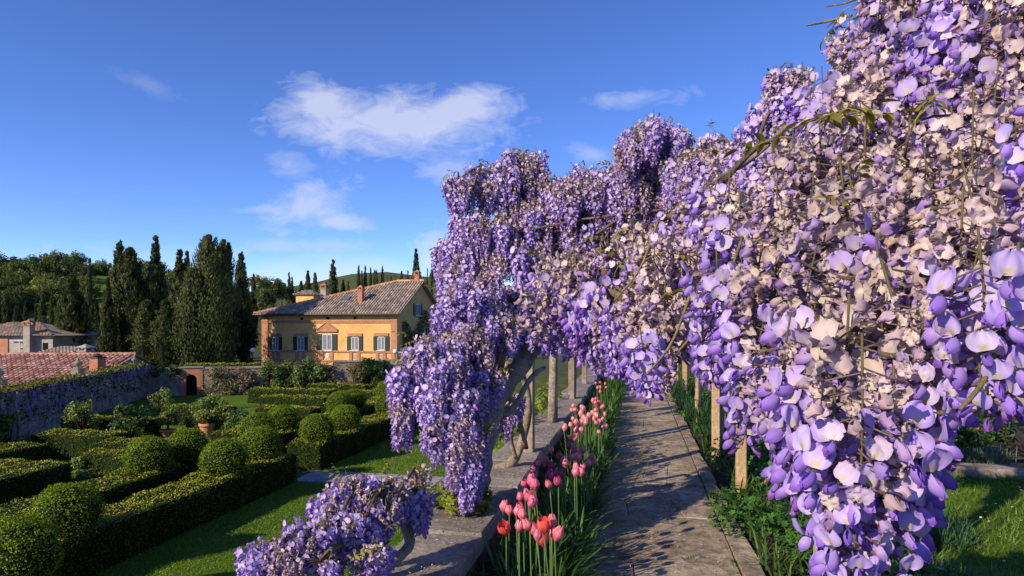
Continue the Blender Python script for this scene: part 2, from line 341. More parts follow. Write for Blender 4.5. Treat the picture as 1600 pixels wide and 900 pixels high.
# terrace path: slabs
PX0, PX1 = -.325, .575
pb = MB(); box(pb, PX0, PX1, -3, 40, -.2, .0, (.42, .38, .33)); po = tag(pb.build('path', M['path']), kind='structure')
y = .8; xk = np.linspace(PX0, PX1, 5); edge = np.zeros(5)
while y < 17:
    dp = rng.uniform(.42, .95); nsl = rng.choice([1, 2, 2, 3]); cuts = [PX0]+sorted(PX0+(PX1-PX0)*((np.arange(1, nsl)+rng.uniform(-.25, .25, nsl-1))/nsl))+[PX1]
    for a, b in zip(cuts[:-1], cuts[1:]):
        if a == PX0: nxt = np.cumsum(rng.normal(size=5)*.03); nxt -= nxt.mean(); sk = 0.0
        sl_ = MB(); sk2 = rng.normal()*.05 if b < PX1-.01 else 0.0; lo = lambda x: y+float(np.interp(x, xk, edge)); hi_ = lambda x: y+dp+float(np.interp(x, xk, nxt)); e = lambda: rng.normal()*.004
        g_ = .0015; ym = y+dp
        poly = [(a+g_, lo(a)+g_+e()), ((a+b)/2, lo((a+b)/2)+g_), (b-g_, lo(b)+g_+e()), (b+sk2*.5-g_+e(), (lo(b)+hi_(b))/2), (b+sk2-g_, hi_(b+sk2)-g_+e()), ((a+b)/2, hi_((a+b)/2)-g_), (a+sk+g_, hi_(a+sk)-g_+e()), (a+sk*.5+g_+e(), (lo(a)+hi_(a))/2)]; sk = sk2
        slab(sl_, poly, .001, .014+rng.uniform(-.003, .004), .004, np.ones(3)*rng.uniform(.86, 1.12)*np.array([1, rng.uniform(.96, 1.02), rng.uniform(.9, 1.03)]))
        sl_.build('paving_slab', M['path'], po)
    edge = nxt; y += dp
sl_ = MB(); slab(sl_, [(PX0, y+.06), (PX1, y+.01), (PX1, 40), (PX0, 40)], .001, .018, .006); sl_.build('paving_far_stretch', M['path'], po)
y = .6; kerb = empty('path_kerb', (0, 0, 0)); tag(kerb, kind='structure')
while y < 14:
    ln = rng.uniform(.35, .75); k_ = MB(); j1, j2 = rng.normal(size=2)*.012
    slab(k_, [(.583, y), (.70+j1, y), (.70+j2, y+ln-.012), (.583, y+ln-.012)], -.05, .024+rng.normal()*.006, .012, np.ones(3)*rng.uniform(.85, 1.1)); k_.build('kerb_stone', M['path'], kerb); y += ln
# parapet on the garden side
WT, WX0, WX1 = .35, -1.13, -.745
par = MB(); box(par, -1.10, -.775, -4, 45, ZL-.3, WT-.075, (.75, .72, .68)); par_o = par.build('parapet_wall', M['wallst'])
tag(par_o, 'low stone parapet wall with worn grey coping along the path', 'wall')
y = .2
while y < 34:
    ln = rng.uniform(.7, 1.25) if y < 18 else 3; cs = MB(); j = lambda s=.012: rng.normal()*s
    e0, e1 = j(), j()
    poly = [(WX0+j(), y+.004), (WX1+e0, y+.004), (WX1+(e0+e1)/2+j(.006), y+ln/2), (WX1+e1, y+ln-.004), (WX0+j(), y+ln-.004), (WX0+j(), y+ln/2)]
    slab(cs, poly, WT-.08, WT+j(.004), .014, np.ones(3)*rng.uniform(.88, 1.1)); cs.build('coping_slab', M['coping'], par_o); y += ln
# flower bed between parapet and path
mb = MB(); n_ = 60; xs = np.linspace(-.775, PX0-.003, 7); ys = np.linspace(.5, 30, n_)
X_, Y_ = np.meshgrid(xs, ys, indexing='ij'); Z_ = .01+rng.random(X_.shape)*.04+.03*np.sin((X_-xs[0])/(xs[-1]-xs[0])*math.pi)
mb.add(np.stack([X_, Y_, Z_], -1).reshape(-1, 3), [(a*n_+b, (a+1)*n_+b, (a+1)*n_+b+1, a*n_+b+1) for a in range(6) for b in range(n_-1)])
tag(mb.build('bed_ground', M['soil'], smooth=True), kind='structure')
def strap(mb, P, n, L_=(.18, .42), base=(.035, .085, .012), wd=.011, spread=.5):
    """a tuft of arching strap leaves at every point of P"""
    k = len(P)*n; O = np.repeat(P, n, 0)+np.concatenate([rng.normal(size=(k, 2))*.03, np.zeros((k, 1))], 1)
    ln = rng.uniform(*L_, k); a = rng.uniform(0, 2*math.pi, k); out = np.stack([np.cos(a), np.sin(a), np.zeros(k)], 1); sd = np.stack([-np.sin(a), np.cos(a), np.zeros(k)], 1)
    sp = rng.uniform(.15, 1, k)*spread; c = leafcol(k, base, .22, .15); V = []
    for t, wf in ((0, .7), (.35, 1), (.7, .8), (1, .05)):
        q = O+out*(ln*sp*(t+.5*t*t))[:, None]+np.array([0, 0, 1.0])*(ln*(t-.42*sp*1.6*t*t))[:, None]
        V += [q-sd*wd*wf, q+sd*wd*wf]
    V = np.stack(V, 1); F = np.array([(0, 1, 3, 2), (2, 3, 5, 4), (4, 5, 7, 6)])
    F = (F[None]+(np.arange(k)*8)[:, None, None]).reshape(-1, 4); mb.add(V.reshape(-1, 3), F, np.repeat(c, 8, 0)); return mb
nP = 330; Pb = np.stack([rng.uniform(-.73, -.34, nP), 1.0+29*rng.random(nP)**1.7, np.full(nP, .03)], 1)
mb = MB(); strap(mb, Pb, 16, (.18, .40), (.03, .075, .013), .010, .7)
nP = 190; Pb = np.stack([rng.uniform(-.50, -.30, nP), 3.2+24*rng.random(nP)**1.4, np.full(nP, .03)], 1)
strap(mb, Pb, 18, (.2, .42), (.05, .12, .018), .008, .8)
tag(mb.build('bed_foliage', M['leaf']), 'green strap leaves filling the tulip bed beside the path', 'foliage', kind='stuff')
mb = MB(); nP = 46; Pb = np.stack([rng.choice([PX0+.01, PX1-.01, .1, .3, -.1, PX1+.0], nP)+rng.normal(size=nP)*.02, 1.5+9*rng.random(nP)**1.3, np.full(nP, .006)], 1); strap(mb, Pb, 9, (.03, .08), (.09, .14, .02), .003, 1.0)
tag(mb.build('joint_weeds', M['leaf']), 'tiny weeds sprouting in the paving joints of the path', 'weeds', kind='stuff')
# small fallen petals and grit on coping and path
mb = MB(); n_ = 4200; yy = 1.2+12*rng.random(n_)**1.6; on = rng.random(n_) < .5
P = np.stack([np.where(on, rng.uniform(WX0+.02, WX1-.02, n_), rng.uniform(PX0, PX1, n_)), yy, np.where(on, WT+.008, .028)], 1)
scatter(mb, np.array(LEAF_V)*.012, LEAF_F, frame_from(np.array([0, 0, 1.0])+rng.normal(size=(n_, 3))*.3), P, leafcol(n_, (.50, .42, .48), .25, .1))
tag(mb.build('fallen_petals', M['petal']), 'dry fallen wisteria petals strewn over path and coping', 'petals', kind='stuff')

# ------------------------------------------------------------ tulips
def tulip_head(openness, seed):
    r_ = np.random.default_rng(seed); mb = MB(); hh = .066
    for k in range(6):
        inner = k % 2; a0 = k*math.pi/3+r_.normal()*.06; nu, nv = 5, 7; V = []; C = []
        for iv in range(nv):
            v = iv/(nv-1); rad = (.004+.0225*math.sin(min(1, v*1.55)*math.pi/2)*(1-.80*max(0, v-.5)*2*(1-openness)) + openness*.030*max(0, v-.35)**1.3)*(.93 if inner else 1.0)
            half = .60*(math.sin(math.pi*min(.97, .14+v*.72))**.55); z = hh*v*(1-.25*openness*v)
            for iu in range(nu):
                u = (iu/(nu-1)-.5)*2; a = a0+u*half*1.02; rr_ = rad*(1-.10*abs(u)**2*0+.04*(1-abs(u)))
                V.append((rr_*math.cos(a), rr_*math.sin(a), z-.006*abs(u)**2*v)); q = .78+.4*v-.18*(1-abs(u))
                C.append((q, q*(.8+.7*abs(u)**3+.15*math.sin(u*14)), q*(.85+.45*abs(u)**3)))
        F = [(p*nu+q, p*nu+q+1, (p+1)*nu+q+1, (p+1)*nu+q) for p in range(nv-1) for q in range(nu-1)]
        mb.add(V, F, np.array(C))
    return mb
def colored(mb, col):
    o = MB(); o.v = mb.v; o.f = mb.f; o.mi = mb.mi; o.n = mb.n; o.c = [np.clip(c*np.asarray(col), 0, 1) for c in mb.c]; return o
PINKS = {'coral': (.74, .20, .26), 'rose': (.66, .14, .24), 'deep': (.45, .07, .17), 'open': (.72, .10, .09), 'pale': (.80, .31, .32)}
heads = {k: [colored(tulip_head(.42 if k == 'open' else o_, s_), c).mesh('bloom', M['tulip'], True) for s_, o_ in ((1, .0), (2, .1), (3, .22))] for k, c in PINKS.items()}
sm_ = {}
for k in range(4):
    mb = MB(); bx, by = rng.normal(size=2)*.02; tube(mb, [(bx, by, -1), (bx*.6, by*.6, -.5), (0, 0, .004)], [.0042, .0036, .0034], 6, 7, (.11, .19, .05)); sm_[k] = mb.mesh('stem', M['leaf'], True)
lf_ = {}
for k in range(3):
    mb = MB(); V = []; C = []
    for iv in range(7):
        v = iv/6; wd = .026*math.sin(math.pi*(.1+.9*v))**.7*(1.02-v*.3); out = .02+.10*v*v+.02*k*v; z = .02+.32*v-.10*v*v*(k+.3)
        for u in (-1, 0, 1): V.append((out-.010*(1-abs(u))*1, u*wd, z)); C.append(np.array((.055, .13, .045))*(1.0 if u else 1.1))
    mb.add(V, [(p*3+q, p*3+q+1, (p+1)*3+q+1, (p+1)*3+q) for p in range(6) for q in range(2)], np.array(C)); lf_[k] = mb.mesh('leaf', M['leaf'], True)
z7 = lambda L_: [(700+a/4.09, 540+b/4.09) for a, b in L_]
CL = [('open', 'open red-pink tulip with spread petals at the front of the tulip bed', [(791, 823), (850, 820), (851, 841)]),
 ('coral', 'coral pink tulip in the clump around the open red tulips', [(796, 793), (811, 818), (817, 800), (828, 815), (839, 823), (862, 812), (867, 830), (814, 788)]),
 ('rose', 'rose pink tulip in the upright clump against the parapet face', [(825, 767), (827, 781), (835, 779), (815, 773), (835, 762), (830, 750), (820, 750), (835, 740), (834, 728)]),
 ('deep', 'deep magenta tulip bud among the rose pink clump by the parapet', [(856, 742), (855, 725), (866, 724), (879, 738), (862, 737), (872.6, 750), (875, 709), (890, 693), (895, 701)]),
 ('coral', 'coral tulip between the magenta buds and the path edge', [(856.5, 714), (859, 752), (880, 716), (901, 726), (898, 735), (912, 726), (918, 720), (929, 722), (905, 706), (911, 701), (895, 710), (904, 713), (892, 681)]),
 ('pale', 'pale salmon tulip in the big crowded clump along the bed', z7([(797, 405), (823, 415), (845, 405), (862, 395), (878, 392), (845, 430), (797, 458), (815, 482), (787, 497), (835, 500), (853, 475), (865, 455), (878, 485), (862, 530), (835, 545), (900, 445), (925, 420), (947, 440), (935, 460), (968, 475), (985, 465), (980, 510), (1010, 515), (945, 480), (960, 440), (975, 440), (993, 490)])),
 ('coral', 'coral tulip of the thin row just past the crowded clump', z7([(925, 348), (940, 358), (960, 360), (977, 385), (990, 378), (950, 375)])),
 ('coral', 'small coral tulip in the last sparse clump up the bed', z7([(947, 235), (975, 228), (1003, 238), (1013, 260), (978, 265), (957, 262), (975, 290), (1022, 173)]))]
for ci_, (kind, lab, pts) in enumerate(CL):
    if ci_ in (1, 2, 4, 5, 6): pts = pts+[(a+rng.normal()*9, b+rng.normal()*7) for a, b in pts[::2]]
    for (px, py) in pts:
        zh = rng.uniform(.49, .60)
        for _ in range(6):
            p = ground(px, py, zh)
            if p[0] > -.31: zh -= .05
            elif p[0] < -.72: zh += .04
            else: break
            p = ground(px, py, zh)
        hgt = zh-.04; t = tag(empty('tulip', (p[0], p[1], .0)), lab, 'tulip', 'tulips: '+lab)
        hd = link('bloom', heads[kind][rng.integers(3)], t, (0, 0, hgt)); s_ = rng.uniform(.74, 1.04)*(1.1 if kind == 'open' else 1); hd.scale = (s_, s_, s_*rng.uniform(.95, 1.1)); hd.rotation_euler = (rng.normal()*.22, rng.normal()*.22, rng.uniform(0, 6))
        st = link('stem', sm_[int(rng.integers(4))], t, (0, 0, hgt)); st.scale = (1, 1, hgt)
        for q in range(2):
            l_ = link('leaf', lf_[int(rng.integers(3))], t, (0, 0, 0)); l_.rotation_euler = (0, 0, rng.uniform(0, 6.28)); l_.scale = (1, 1, rng.uniform(.8, 1.2))

# ------------------------------------------------------------ planting beyond the path
def lobed(n=5):
    V = [(0, 0, 0)]; k = n*4
    for i in range(k+1):
        a = (i/k-.5)*2*math.pi*.88; r = .5*(.62+.38*abs(math.cos(a*n/2/.88)))*(1+.08*math.cos(i*math.pi)); V.append((r*math.cos(a), r*math.sin(a), .10*r+.03*math.cos(a*n/.88)))
    return V, [(0, i, i+1) for i in range(1, k+1)]
LOB_V, LOB_F = lobed()
def mound(mb, cx, cy, rx, ry, h, n, size, base, z0=0.0, var=.3):
    a = rng.uniform(0, 2*math.pi, n); r = np.sqrt(rng.random(n)); x = r*np.cos(a); y = r*np.sin(a)
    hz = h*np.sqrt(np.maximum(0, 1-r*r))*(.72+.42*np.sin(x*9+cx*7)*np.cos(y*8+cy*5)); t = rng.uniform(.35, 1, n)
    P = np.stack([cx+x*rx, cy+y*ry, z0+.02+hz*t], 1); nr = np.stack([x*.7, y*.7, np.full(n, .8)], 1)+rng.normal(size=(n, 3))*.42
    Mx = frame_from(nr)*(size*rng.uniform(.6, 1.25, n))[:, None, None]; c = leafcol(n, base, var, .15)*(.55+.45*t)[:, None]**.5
    scatter(mb, LOB_V, LOB_F, Mx, P, c); return mb
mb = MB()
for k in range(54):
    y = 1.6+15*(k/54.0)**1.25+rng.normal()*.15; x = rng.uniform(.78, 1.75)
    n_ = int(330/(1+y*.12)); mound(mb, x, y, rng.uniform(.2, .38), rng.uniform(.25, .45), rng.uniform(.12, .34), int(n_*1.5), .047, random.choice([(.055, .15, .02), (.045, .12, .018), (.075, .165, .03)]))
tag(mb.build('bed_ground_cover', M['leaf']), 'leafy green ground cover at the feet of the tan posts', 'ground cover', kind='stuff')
mb = MB(); nP = 260; Pb = np.stack([rng.uniform(.72, 1.5, nP), 3.5+22*rng.random(nP)**1.2, np.zeros(nP)], 1); strap(mb, Pb, 12, (.1, .26), (.06, .12, .02), .006, .9)
nP = 60; Pb = np.stack([rng.uniform(.76, 1.05, nP), 7+10*rng.random(nP), np.zeros(nP)], 1); strap(mb, Pb, 16, (.28, .5), (.03, .085, .02), .009, .6)
tag(mb.build('edge_grass', M['leaf']), 'grassy tufts along the outer kerb of the path', 'grass', kind='stuff')
# small upper lawn with daisies
mb = MB(); mb.add([(1.75, -3, -.022), (14, -3, -.022), (14, 6.55, -.022), (1.75, 6.55, -.022)], [(0, 1, 2, 3)])
tag(mb.build('upper_lawn', M['lawn']), kind='structure')
mb = MB(); blades(mb, 1.6, 8, 1.5, 6.6, -.022, 42000, (.025, .07), .004, base=(.09, .165, .010), lean=.5)
tag(mb.build('upper_lawn_grass', M['grass']), 'daisy lawn grass past the ground cover bed', 'grass', kind='stuff')
mb = MB(); n_ = 420; P = np.stack([rng.uniform(1.9, 8, n_), rng.uniform(2.8, 6.5, n_), rng.uniform(.03, .06, n_)], 1)
V = [(0, 0, .001)]+[(.5*math.cos(i*math.pi/4), .5*math.sin(i*math.pi/4), .03) for i in range(8)]
scatter(mb, V, [(0, i, i % 8+1) for i in range(1, 9)], frame_from(np.array([0, 0, 1.])+rng.normal(size=(n_, 3))*.25)*.017, P, leafcol(n_, (.75, .75, .72), .05, .02), PC=[(.9, .7, .1)]+[(1, 1, 1)]*8)
tag(mb.build('daisies', M['petal']), 'tiny white daisies dotted over the upper lawn', 'daisies', kind='stuff')
# stone edging behind the upper lawn
ed = tag(empty('lawn_edging', (0, 6.6, 0)), 'low grey stone edging between daisy lawn and rose bed', 'edging')
x = 1.8
while x < 13:
    ln = rng.uniform(.4, .8); k_ = MB(); slab(k_, [(x, rng.normal()*.01), (x+ln-.015, rng.normal()*.01), (x+ln-.015, .24+rng.normal()*.02), (x, .24+rng.normal()*.02)], -.1, .05+rng.normal()*.008, .02, np.ones(3)*rng.uniform(.85, 1.1)); k_.build('edging_stone', M['coping'], ed); x += ln
def bush(name, loc, rx, ry, h, n, size, base, lab, cat, fruit=None, shape=LEAF_V, face=LEAF_F, stems=3, group=None, clumps=14, mat='leaf', fsize=.07):
    root = tag(empty(name, loc), lab, cat, group); mb = MB(); cs = []
    for k in range(clumps):
        a = rng.uniform(0, 6.28); e = rng.uniform(.12, .95); r = math.sqrt(max(0, 1-(e*1.5-.5)**2))*rng.uniform(.45, .85); cs.append((rx*r*math.cos(a), ry*r*math.sin(a), h*e*.92))
    cs = np.array(cs); ci = rng.integers(clumps, size=n); d = rng.normal(size=(n, 3)); d /= np.linalg.norm(d, axis=1, keepdims=True)
    P = cs[ci]+d*np.array([rx, ry, h*.55])*(.36*rng.random((n, 1))**.4); P[:, 2] = np.maximum(P[:, 2], .01)
    scatter(mb, shape, face, frame_from(d+rng.normal(size=(n, 3))*.5+np.array([0, 0, .4]))*(size*rng.uniform(.7, 1.2, n))[:, None, None], P, leafcol(n, base, .28, .14))
    mb.build('foliage', M[mat], root)
    mb = MB()
    for k in range(stems+clumps): c = cs[k % clumps]; tube(mb, [(rng.normal()*.02, rng.normal()*.02, -.03), c*.5+np.array([0, 0, .05*h]), c], [.022*h, .006*h], 5, 5, (.5, .45, .4))
    mb.build('stem', M['trunk'], root)
    if fruit:
        for k in range(fruit[0]):
            d = rng.normal(size=3); d /= np.linalg.norm(d); c = cs[rng.integers(clumps)]+d*np.array([rx, ry, h*.5])*.34
            mb = MB(); lathe(mb, [(0, -.5), (.3, -.38), (.42, 0), (.3, .36), (0, .5)], 8, (0, 0, 0), fruit[1]); o = mb.build(fruit[2], M['leaf'], root, True, c); o.scale = (fsize,)*3
    return root
for k, (x, y, s_, fl) in enumerate([(3.1, 7.5, .9, 3), (4.2, 7.6, 1.1, 6), (5.2, 7.8, 1.0, 5), (6.3, 7.7, 1.2, 2), (7.5, 7.9, 1.1, 0), (2.2, 8.6, 1.1, 0), (4.9, 9.8, 1.5, 0), (7.2, 10, 1.6, 0), (9, 8.6, 1.3, 0)]):
    if fl: bush('rose_bush', (x, y, -.03), .62*s_, .5*s_, .75*s_, 1300, .06, (.045, .11, .02), 'green rose bush with %s pink blooms behind the stone edging' % {3: 'three', 6: 'six', 5: 'five', 2: 'two'}[fl], 'bush', (fl, (.72, .18, .32), 'rose'), group='roses behind the lawn edging', fsize=.09)
    else: bush('leafy_shrub', (x, y, -.03), .8*s_, .6*s_, .9*s_, 1500, .08, random.choice([(.04, .10, .018), (.06, .12, .03)]), 'plain green shrub in the border past the rose bushes', 'shrub', group='border shrubs past the roses')
for (x, y) in ((2.5, 7.1), (3.4, 7.0)):
    r_ = tag(empty('lavender_tuft', (x, y, -.02)), 'silvery lavender tuft at the foot of the rose bushes', 'lavender', 'lavender tufts at the rose bed edge'); mb = MB(); strap(mb, np.zeros((9, 3))+rng.normal(size=(9, 3))*[.12, .1, 0], 34, (.16, .3), (.12, .16, .10), .004, .6); mb.build('foliage', M['leaf'], r_)
for (x, y, s_) in ((1.55, 3.6, 1), (1.9, 4.5, 1.1), (1.75, 5.3, .9)):
    r_ = tag(empty('lavender_tuft', (x, y, -.02)), 'grey-green spiky tuft between ground cover and daisy lawn', 'lavender', 'spiky tufts beside the daisy lawn'); mb = MB(); strap(mb, np.zeros((10, 3))+rng.normal(size=(10, 3))*[.14*s_, .14*s_, 0], 36, (.14, .28), (.06, .12, .045), .004, .7); mb.build('foliage', M['leaf'], r_)
# a rock and a stake in the ground-cover bed
def rock(name, loc, s, lab):
    mb = MB(); n_ = 9
    prof = [(.2, -.3), (.5, -.1), (.52, .1), (.36, .26), (.0, .31)]; lathe(mb, prof, n_); v = mb.v[0]; v += rng.normal(size=v.shape)*.045; mb.v[0] = v*np.array(s)
    tag(mb.build(name, M['wallst'], None, False, loc), lab, 'rock')
rock('rock', (1.02, 2.95, .03), (.30, .26, .28), 'brown flat rock lying in the leafy ground cover'); rock('rock', (1.35, 3.35, .02), (.22, .26, .2), 'smaller brown stone beside the grey-green tufts')
mb = MB(); tube(mb, [(1.0, 5.6, .0), (1.25, 5.2, .42)], [.016, .013], 6, 4, (.9, .85, .8)); tag(mb.build('garden_stake', M['wood']), 'thin grey stake leaning beside the tan post', 'stake')
# ------------------------------------------------------------ box hedges and topiary
HT = ZL+.85
BOXC = (.062, .098, .012)  # box leaf green, lowered so the hedge sides carry painted shade
def leafy_box(root, x0, x1, y0, y1, z0, z1, dens, size, base=BOXC, round_=.10, lit_shoot=(.34, .36, .032)):
    """clipped hedge: dark woody core and a skin of small leaves on its five faces"""
    core = MB(); g_ = .05; box(core, x0+g_, x1-g_, y0+g_, y1-g_, z0, z1-g_, (.012, .022, .005)); core.build('core', M['box'], root)
    lx, ly, lz = x1-x0, y1-y0, z1-z0; P = []; Nn = []
    for (ar, fn, nr) in ((lx*ly, lambda a, b: (x0+a*lx, y0+b*ly, z1+0*a), (0, 0, 1)), (lx*lz, lambda a, b: (x0+a*lx, y0+0*a, z0+b*lz), (0, -1, 0)), (lx*lz*.5, lambda a, b: (x0+a*lx, y1+0*a, z0+b*lz), (0, 1, 0)),
                         (ly*lz, lambda a, b: (x1+0*a, y0+a*ly, z0+b*lz), (1, 0, 0)), (ly*lz*.6, lambda a, b: (x0+0*a, y0+a*ly, z0+b*lz), (-1, 0, 0))):
        n = int(ar*dens); a, b = rng.random(n), rng.random(n); P.append(np.stack(fn(a, b), 1)); Nn.append(np.tile(np.array(nr, float), (n, 1)))
    P = np.concatenate(P); Nn = np.concatenate(Nn); n = len(P)
    c = np.array([(x0+x1)/2, (y0+y1)/2]); hx, hy = lx/2, ly/2
    ex = np.clip((np.abs(P[:, 0]-c[0])-(hx-.22))/.22, 0, 1); ey = np.clip((np.abs(P[:, 1]-c[1])-(hy-.22))/.22, 0, 1); ez = np.clip((P[:, 2]-(z1-.22))/.22, 0, 1)
    P[:, 2] -= round_*.6*np.maximum(ex, ey)**3*(ez > .98); P[:, 0] -= np.sign(P[:, 0]-c[0])*round_*.5*np.maximum(ez, ey)**3*(ex > .98); P[:, 1] -= np.sign(P[:, 1]-c[1])*round_*.5*np.maximum(ez, ex)**3*(ey > .98)
    wob = .03*np.sin(P[:, 0]*5.1+P[:, 1]*3.7)+.026*np.sin(P[:, 1]*7.3-P[:, 2]*6)+.02*np.sin(P[:, 1]*1.9+P[:, 0]*13)
    P += Nn*(wob+rng.normal(size=n)*.016)[:, None]
    mb = MB(); scatter(mb, LEAF_V, LEAF_F, frame_from(Nn+rng.normal(size=(n, 3))*.65)*(size*rng.uniform(.6, 1.3, n))[:, None, None], P, np.where(((Nn[:, 2] > .5) & (rng.random(n) < .8))[:, None], leafcol(n, lit_shoot, .22, .12), leafcol(n, base, .26, .14)))   # fresh yellow-green shoots on the clipped top, brightened further as painted sunlight
    mb.build('foliage', M['box'], root)
HEDGES = [(-10.95, -9.75, 8.7, 16.9, 900, .040, 'long box hedge beside the lawn with three clipped balls on top'),
 (-10.0, -8.35, 5.4, 7.95, 1000, .036, 'short box hedge with one clipped ball, by itself at the parterre corner'),
 (-10.95, -9.75, 18.15, 31.0, 620, .048, 'long box hedge beside the lawn past the flagstone path'),
 (-13.1, -11.9, 9.0, 16.6, 700, .042, 'inner box hedge with two clipped balls, behind the long lawn hedge'),
 (-13.1, -11.9, 18.3, 22.4, 560, .05, 'inner box hedge with two clipped balls past the flagstone path'),
 (-13.2, -12.0, 24.4, 31.0, 420, .06, 'far inner box hedge with clipped balls near the garden wall'),
 (-17.6, -15.2, 8.5, 14.6, 520, .045, 'broad dark box hedge block with lemon bush at its end'),
 (-17.0, -15.0, 17.0, 18.2, 520, .05, 'short cross hedge with a shaded side behind the lemon bush'),
 (-16.0, -13.9, 15.4, 16.4, 560, .05, 'low cross hedge just behind the inner hedge balls'),
 (-20.6, -17.6, 18.0, 19.2, 420, .055, 'dark hedge below the wisteria-covered garden wall'),
 (-18.2, -15.4, 22.6, 23.8, 420, .06, 'square-cut hedge behind the potted lemon with the narrow pot'),
 (-14.6, -13.4, 19.4, 23.6, 420, .06, 'small hedge between potted lemons and inner balls'),
 (-19.5, -15.8, 29.8, 30.8, 320, .07, 'long low hedge under the arched doorway'),
 (-15.6, -11.2, 33.0, 34.2, 300, .075, 'low hedge strip in front of the climbing shrubs'),
 (-14.8, -12.4, 27.6, 28.6, 320, .07, 'hedge stub behind the bushy lemon tree'),
 (-23.0, -19.0, 21.4, 22.4, 340, .065, 'straight low hedge before the tall fruiting lemon bush'),
 (-22.5, -17.2, 33.2, 34.2, 280, .075, 'low hedge along the shaded back wall'), (-17.0, -14.2, 25.6, 26.7, 340, .065, 'hedge between the round lemon tree and the far balls'),
 (-14.4, -11.4, 36.2, 37.2, 260, .08, 'last low hedge at the foot of the brown climbers'), (-20.5, -16.5, 36.4, 37.2, 260, .08, 'low hedge right below the sunlit wall beside the archway'), (-14.0, -11.6, 39.2, 40.0, 240, .085, 'hedge strip at the foot of the olive shrubs'), (-19.9, -18.4, 12.0, 16.8, 420, .055, 'outer hedge below the side wall urn'), (-21.5, -18.2, 25.2, 26.2, 320, .065, 'narrow hedge near the corner of the garden walls')]
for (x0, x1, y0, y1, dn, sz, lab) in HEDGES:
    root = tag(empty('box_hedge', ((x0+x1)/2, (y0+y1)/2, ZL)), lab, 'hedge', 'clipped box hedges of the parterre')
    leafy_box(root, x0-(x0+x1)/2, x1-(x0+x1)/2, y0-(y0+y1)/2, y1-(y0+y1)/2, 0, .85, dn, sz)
bs = []
for k in range(3):
    n = 5200; d = rng.normal(size=(n, 3)); d /= np.linalg.norm(d, axis=1, keepdims=True); d[:, 2] = np.where(d[:, 2] < -.55, -d[:, 2], d[:, 2])
    wob = 1+.055*np.sin(d[:, 0]*5+k)*np.cos(d[:, 1]*6+k*2)+.03*np.sin(d[:, 2]*9+k*3+d[:, 0]*4)+rng.normal(size=n)*.034
    mb = MB(); scatter(mb, LEAF_V, LEAF_F, frame_from(d+rng.normal(size=(n, 3))*.6)*(.068*rng.uniform(.6, 1.3, n))[:, None, None], d*wob[:, None], leafcol(n, (.14, .21, .014), .3, .14))
    c = MB(); lathe(c, [(0, -.9), (.5, -.75), (.85, -.3), (.93, .1), (.75, .55), (.4, .84), (0, .93)], 14, C=(.012, .022, .005)); bs.append((mb.mesh('foliage', M['box']), c.mesh('core', M['box'])))
def ball(x, y, z, r, lab, grp, k):
    root = tag(empty('topiary_ball', (x, y, z)), lab, 'topiary', grp)
    for nm, me in (('foliage', bs[k % 3][0]), ('core', bs[k % 3][1])):
        o = link(nm, me, root); o.scale = (r, r, r*rng.uniform(.9, .98)); o.rotation_euler = (0, 0, rng.uniform(0, 6))
zc = HT+.30
for k, (px, py, lab) in enumerate([(105, 803, 'large clipped box ball on the long lawn hedge, on its own'), (350, 719, 'clipped box ball on the long lawn hedge, middle of three'), (406, 697, 'clipped box ball at the flagstone path end of the long lawn hedge'),
    (26, 870, 'large clipped box ball on the short hedge by the parapet corner'), (232, 714, 'clipped box ball on the inner hedge, bigger of its pair'), (293, 700, 'clipped box ball on the inner hedge beside the bigger one'),
    (402, 670, 'clipped box ball on the inner hedge just past the flagstone path'), (442, 657, 'clipped box ball furthest along the inner hedge past the flagstone path'), (496, 672, 'clipped box ball at the end of the hedge past the flagstone path'),
    (539, 656, 'second clipped box ball on the hedge past the flagstone path'), (607, 633, 'third clipped box ball on the hedge past the flagstone path'), (531, 631, 'clipped box ball on the far inner hedge, first of two'),
    (553, 626, 'clipped box ball on the far inner hedge, second of two'), (604, 611, 'small far clipped ball near the shrub-covered wall'), (624, 604, 'smallest far clipped ball beside the purple wisteria')]):
    p = ground(px, py, zc); D = p[0]*Fv[0]+p[1]*Fv[1]
    ball(p[0], p[1], zc, .57, lab, 'clipped balls on the box hedges', k)
    if k in (13, 14):
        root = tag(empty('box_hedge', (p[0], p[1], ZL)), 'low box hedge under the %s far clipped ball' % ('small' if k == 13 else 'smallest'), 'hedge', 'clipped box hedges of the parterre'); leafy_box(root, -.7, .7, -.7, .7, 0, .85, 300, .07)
# ------------------------------------------------------------ lemon bushes and potted lemons
LEM = (.15, .20, .04)
def lemon(px, py, wpx, hpx, lab, n=900, fr=5, base=LEM):
    p = ground(px, py, ZL); D = p[0]*Fv[0]+p[1]*Fv[1]; s_ = D/FPX
    return bush('lemon_bush', (p[0], p[1], ZL), wpx*s_/2, wpx*s_/2*.9, hpx*s_, n, .13, base, lab, 'lemon bush', (fr, (.62, .42, .03), 'lemon'), group='lemon bushes in the parterre', fsize=.09)
lemon(128, 692, 54, 70, 'tall yellow-green lemon bush full of fruit by the shaded wall', 1300, 7); lemon(14, 700, 46, 58, 'lemon bush with yellow fruit below the wisteria wall corner', 900, 5)
lemon(203, 694, 60, 66, 'dark glossy lemon bush beside the square-cut hedge', 1300, 4, (.05, .10, .02)); lemon(252, 648, 40, 42, 'pale lemon bush standing before the shaded back wall', 800, 0)
lemon(148, 752, 80, 46, 'sprawling lemon bush between broad hedge and inner hedge', 1300, 8); lemon(370, 690, 62, 54, 'round bushy lemon tree beside the potted lemons', 1300, 0, (.07, .13, .03))
lemon(465, 655, 34, 22, 'low lemon shrub behind the inner hedge balls', 500, 2); lemon(340, 640, 40, 26, 'low leafy bush in front of the arched doorway wall', 500, 0)
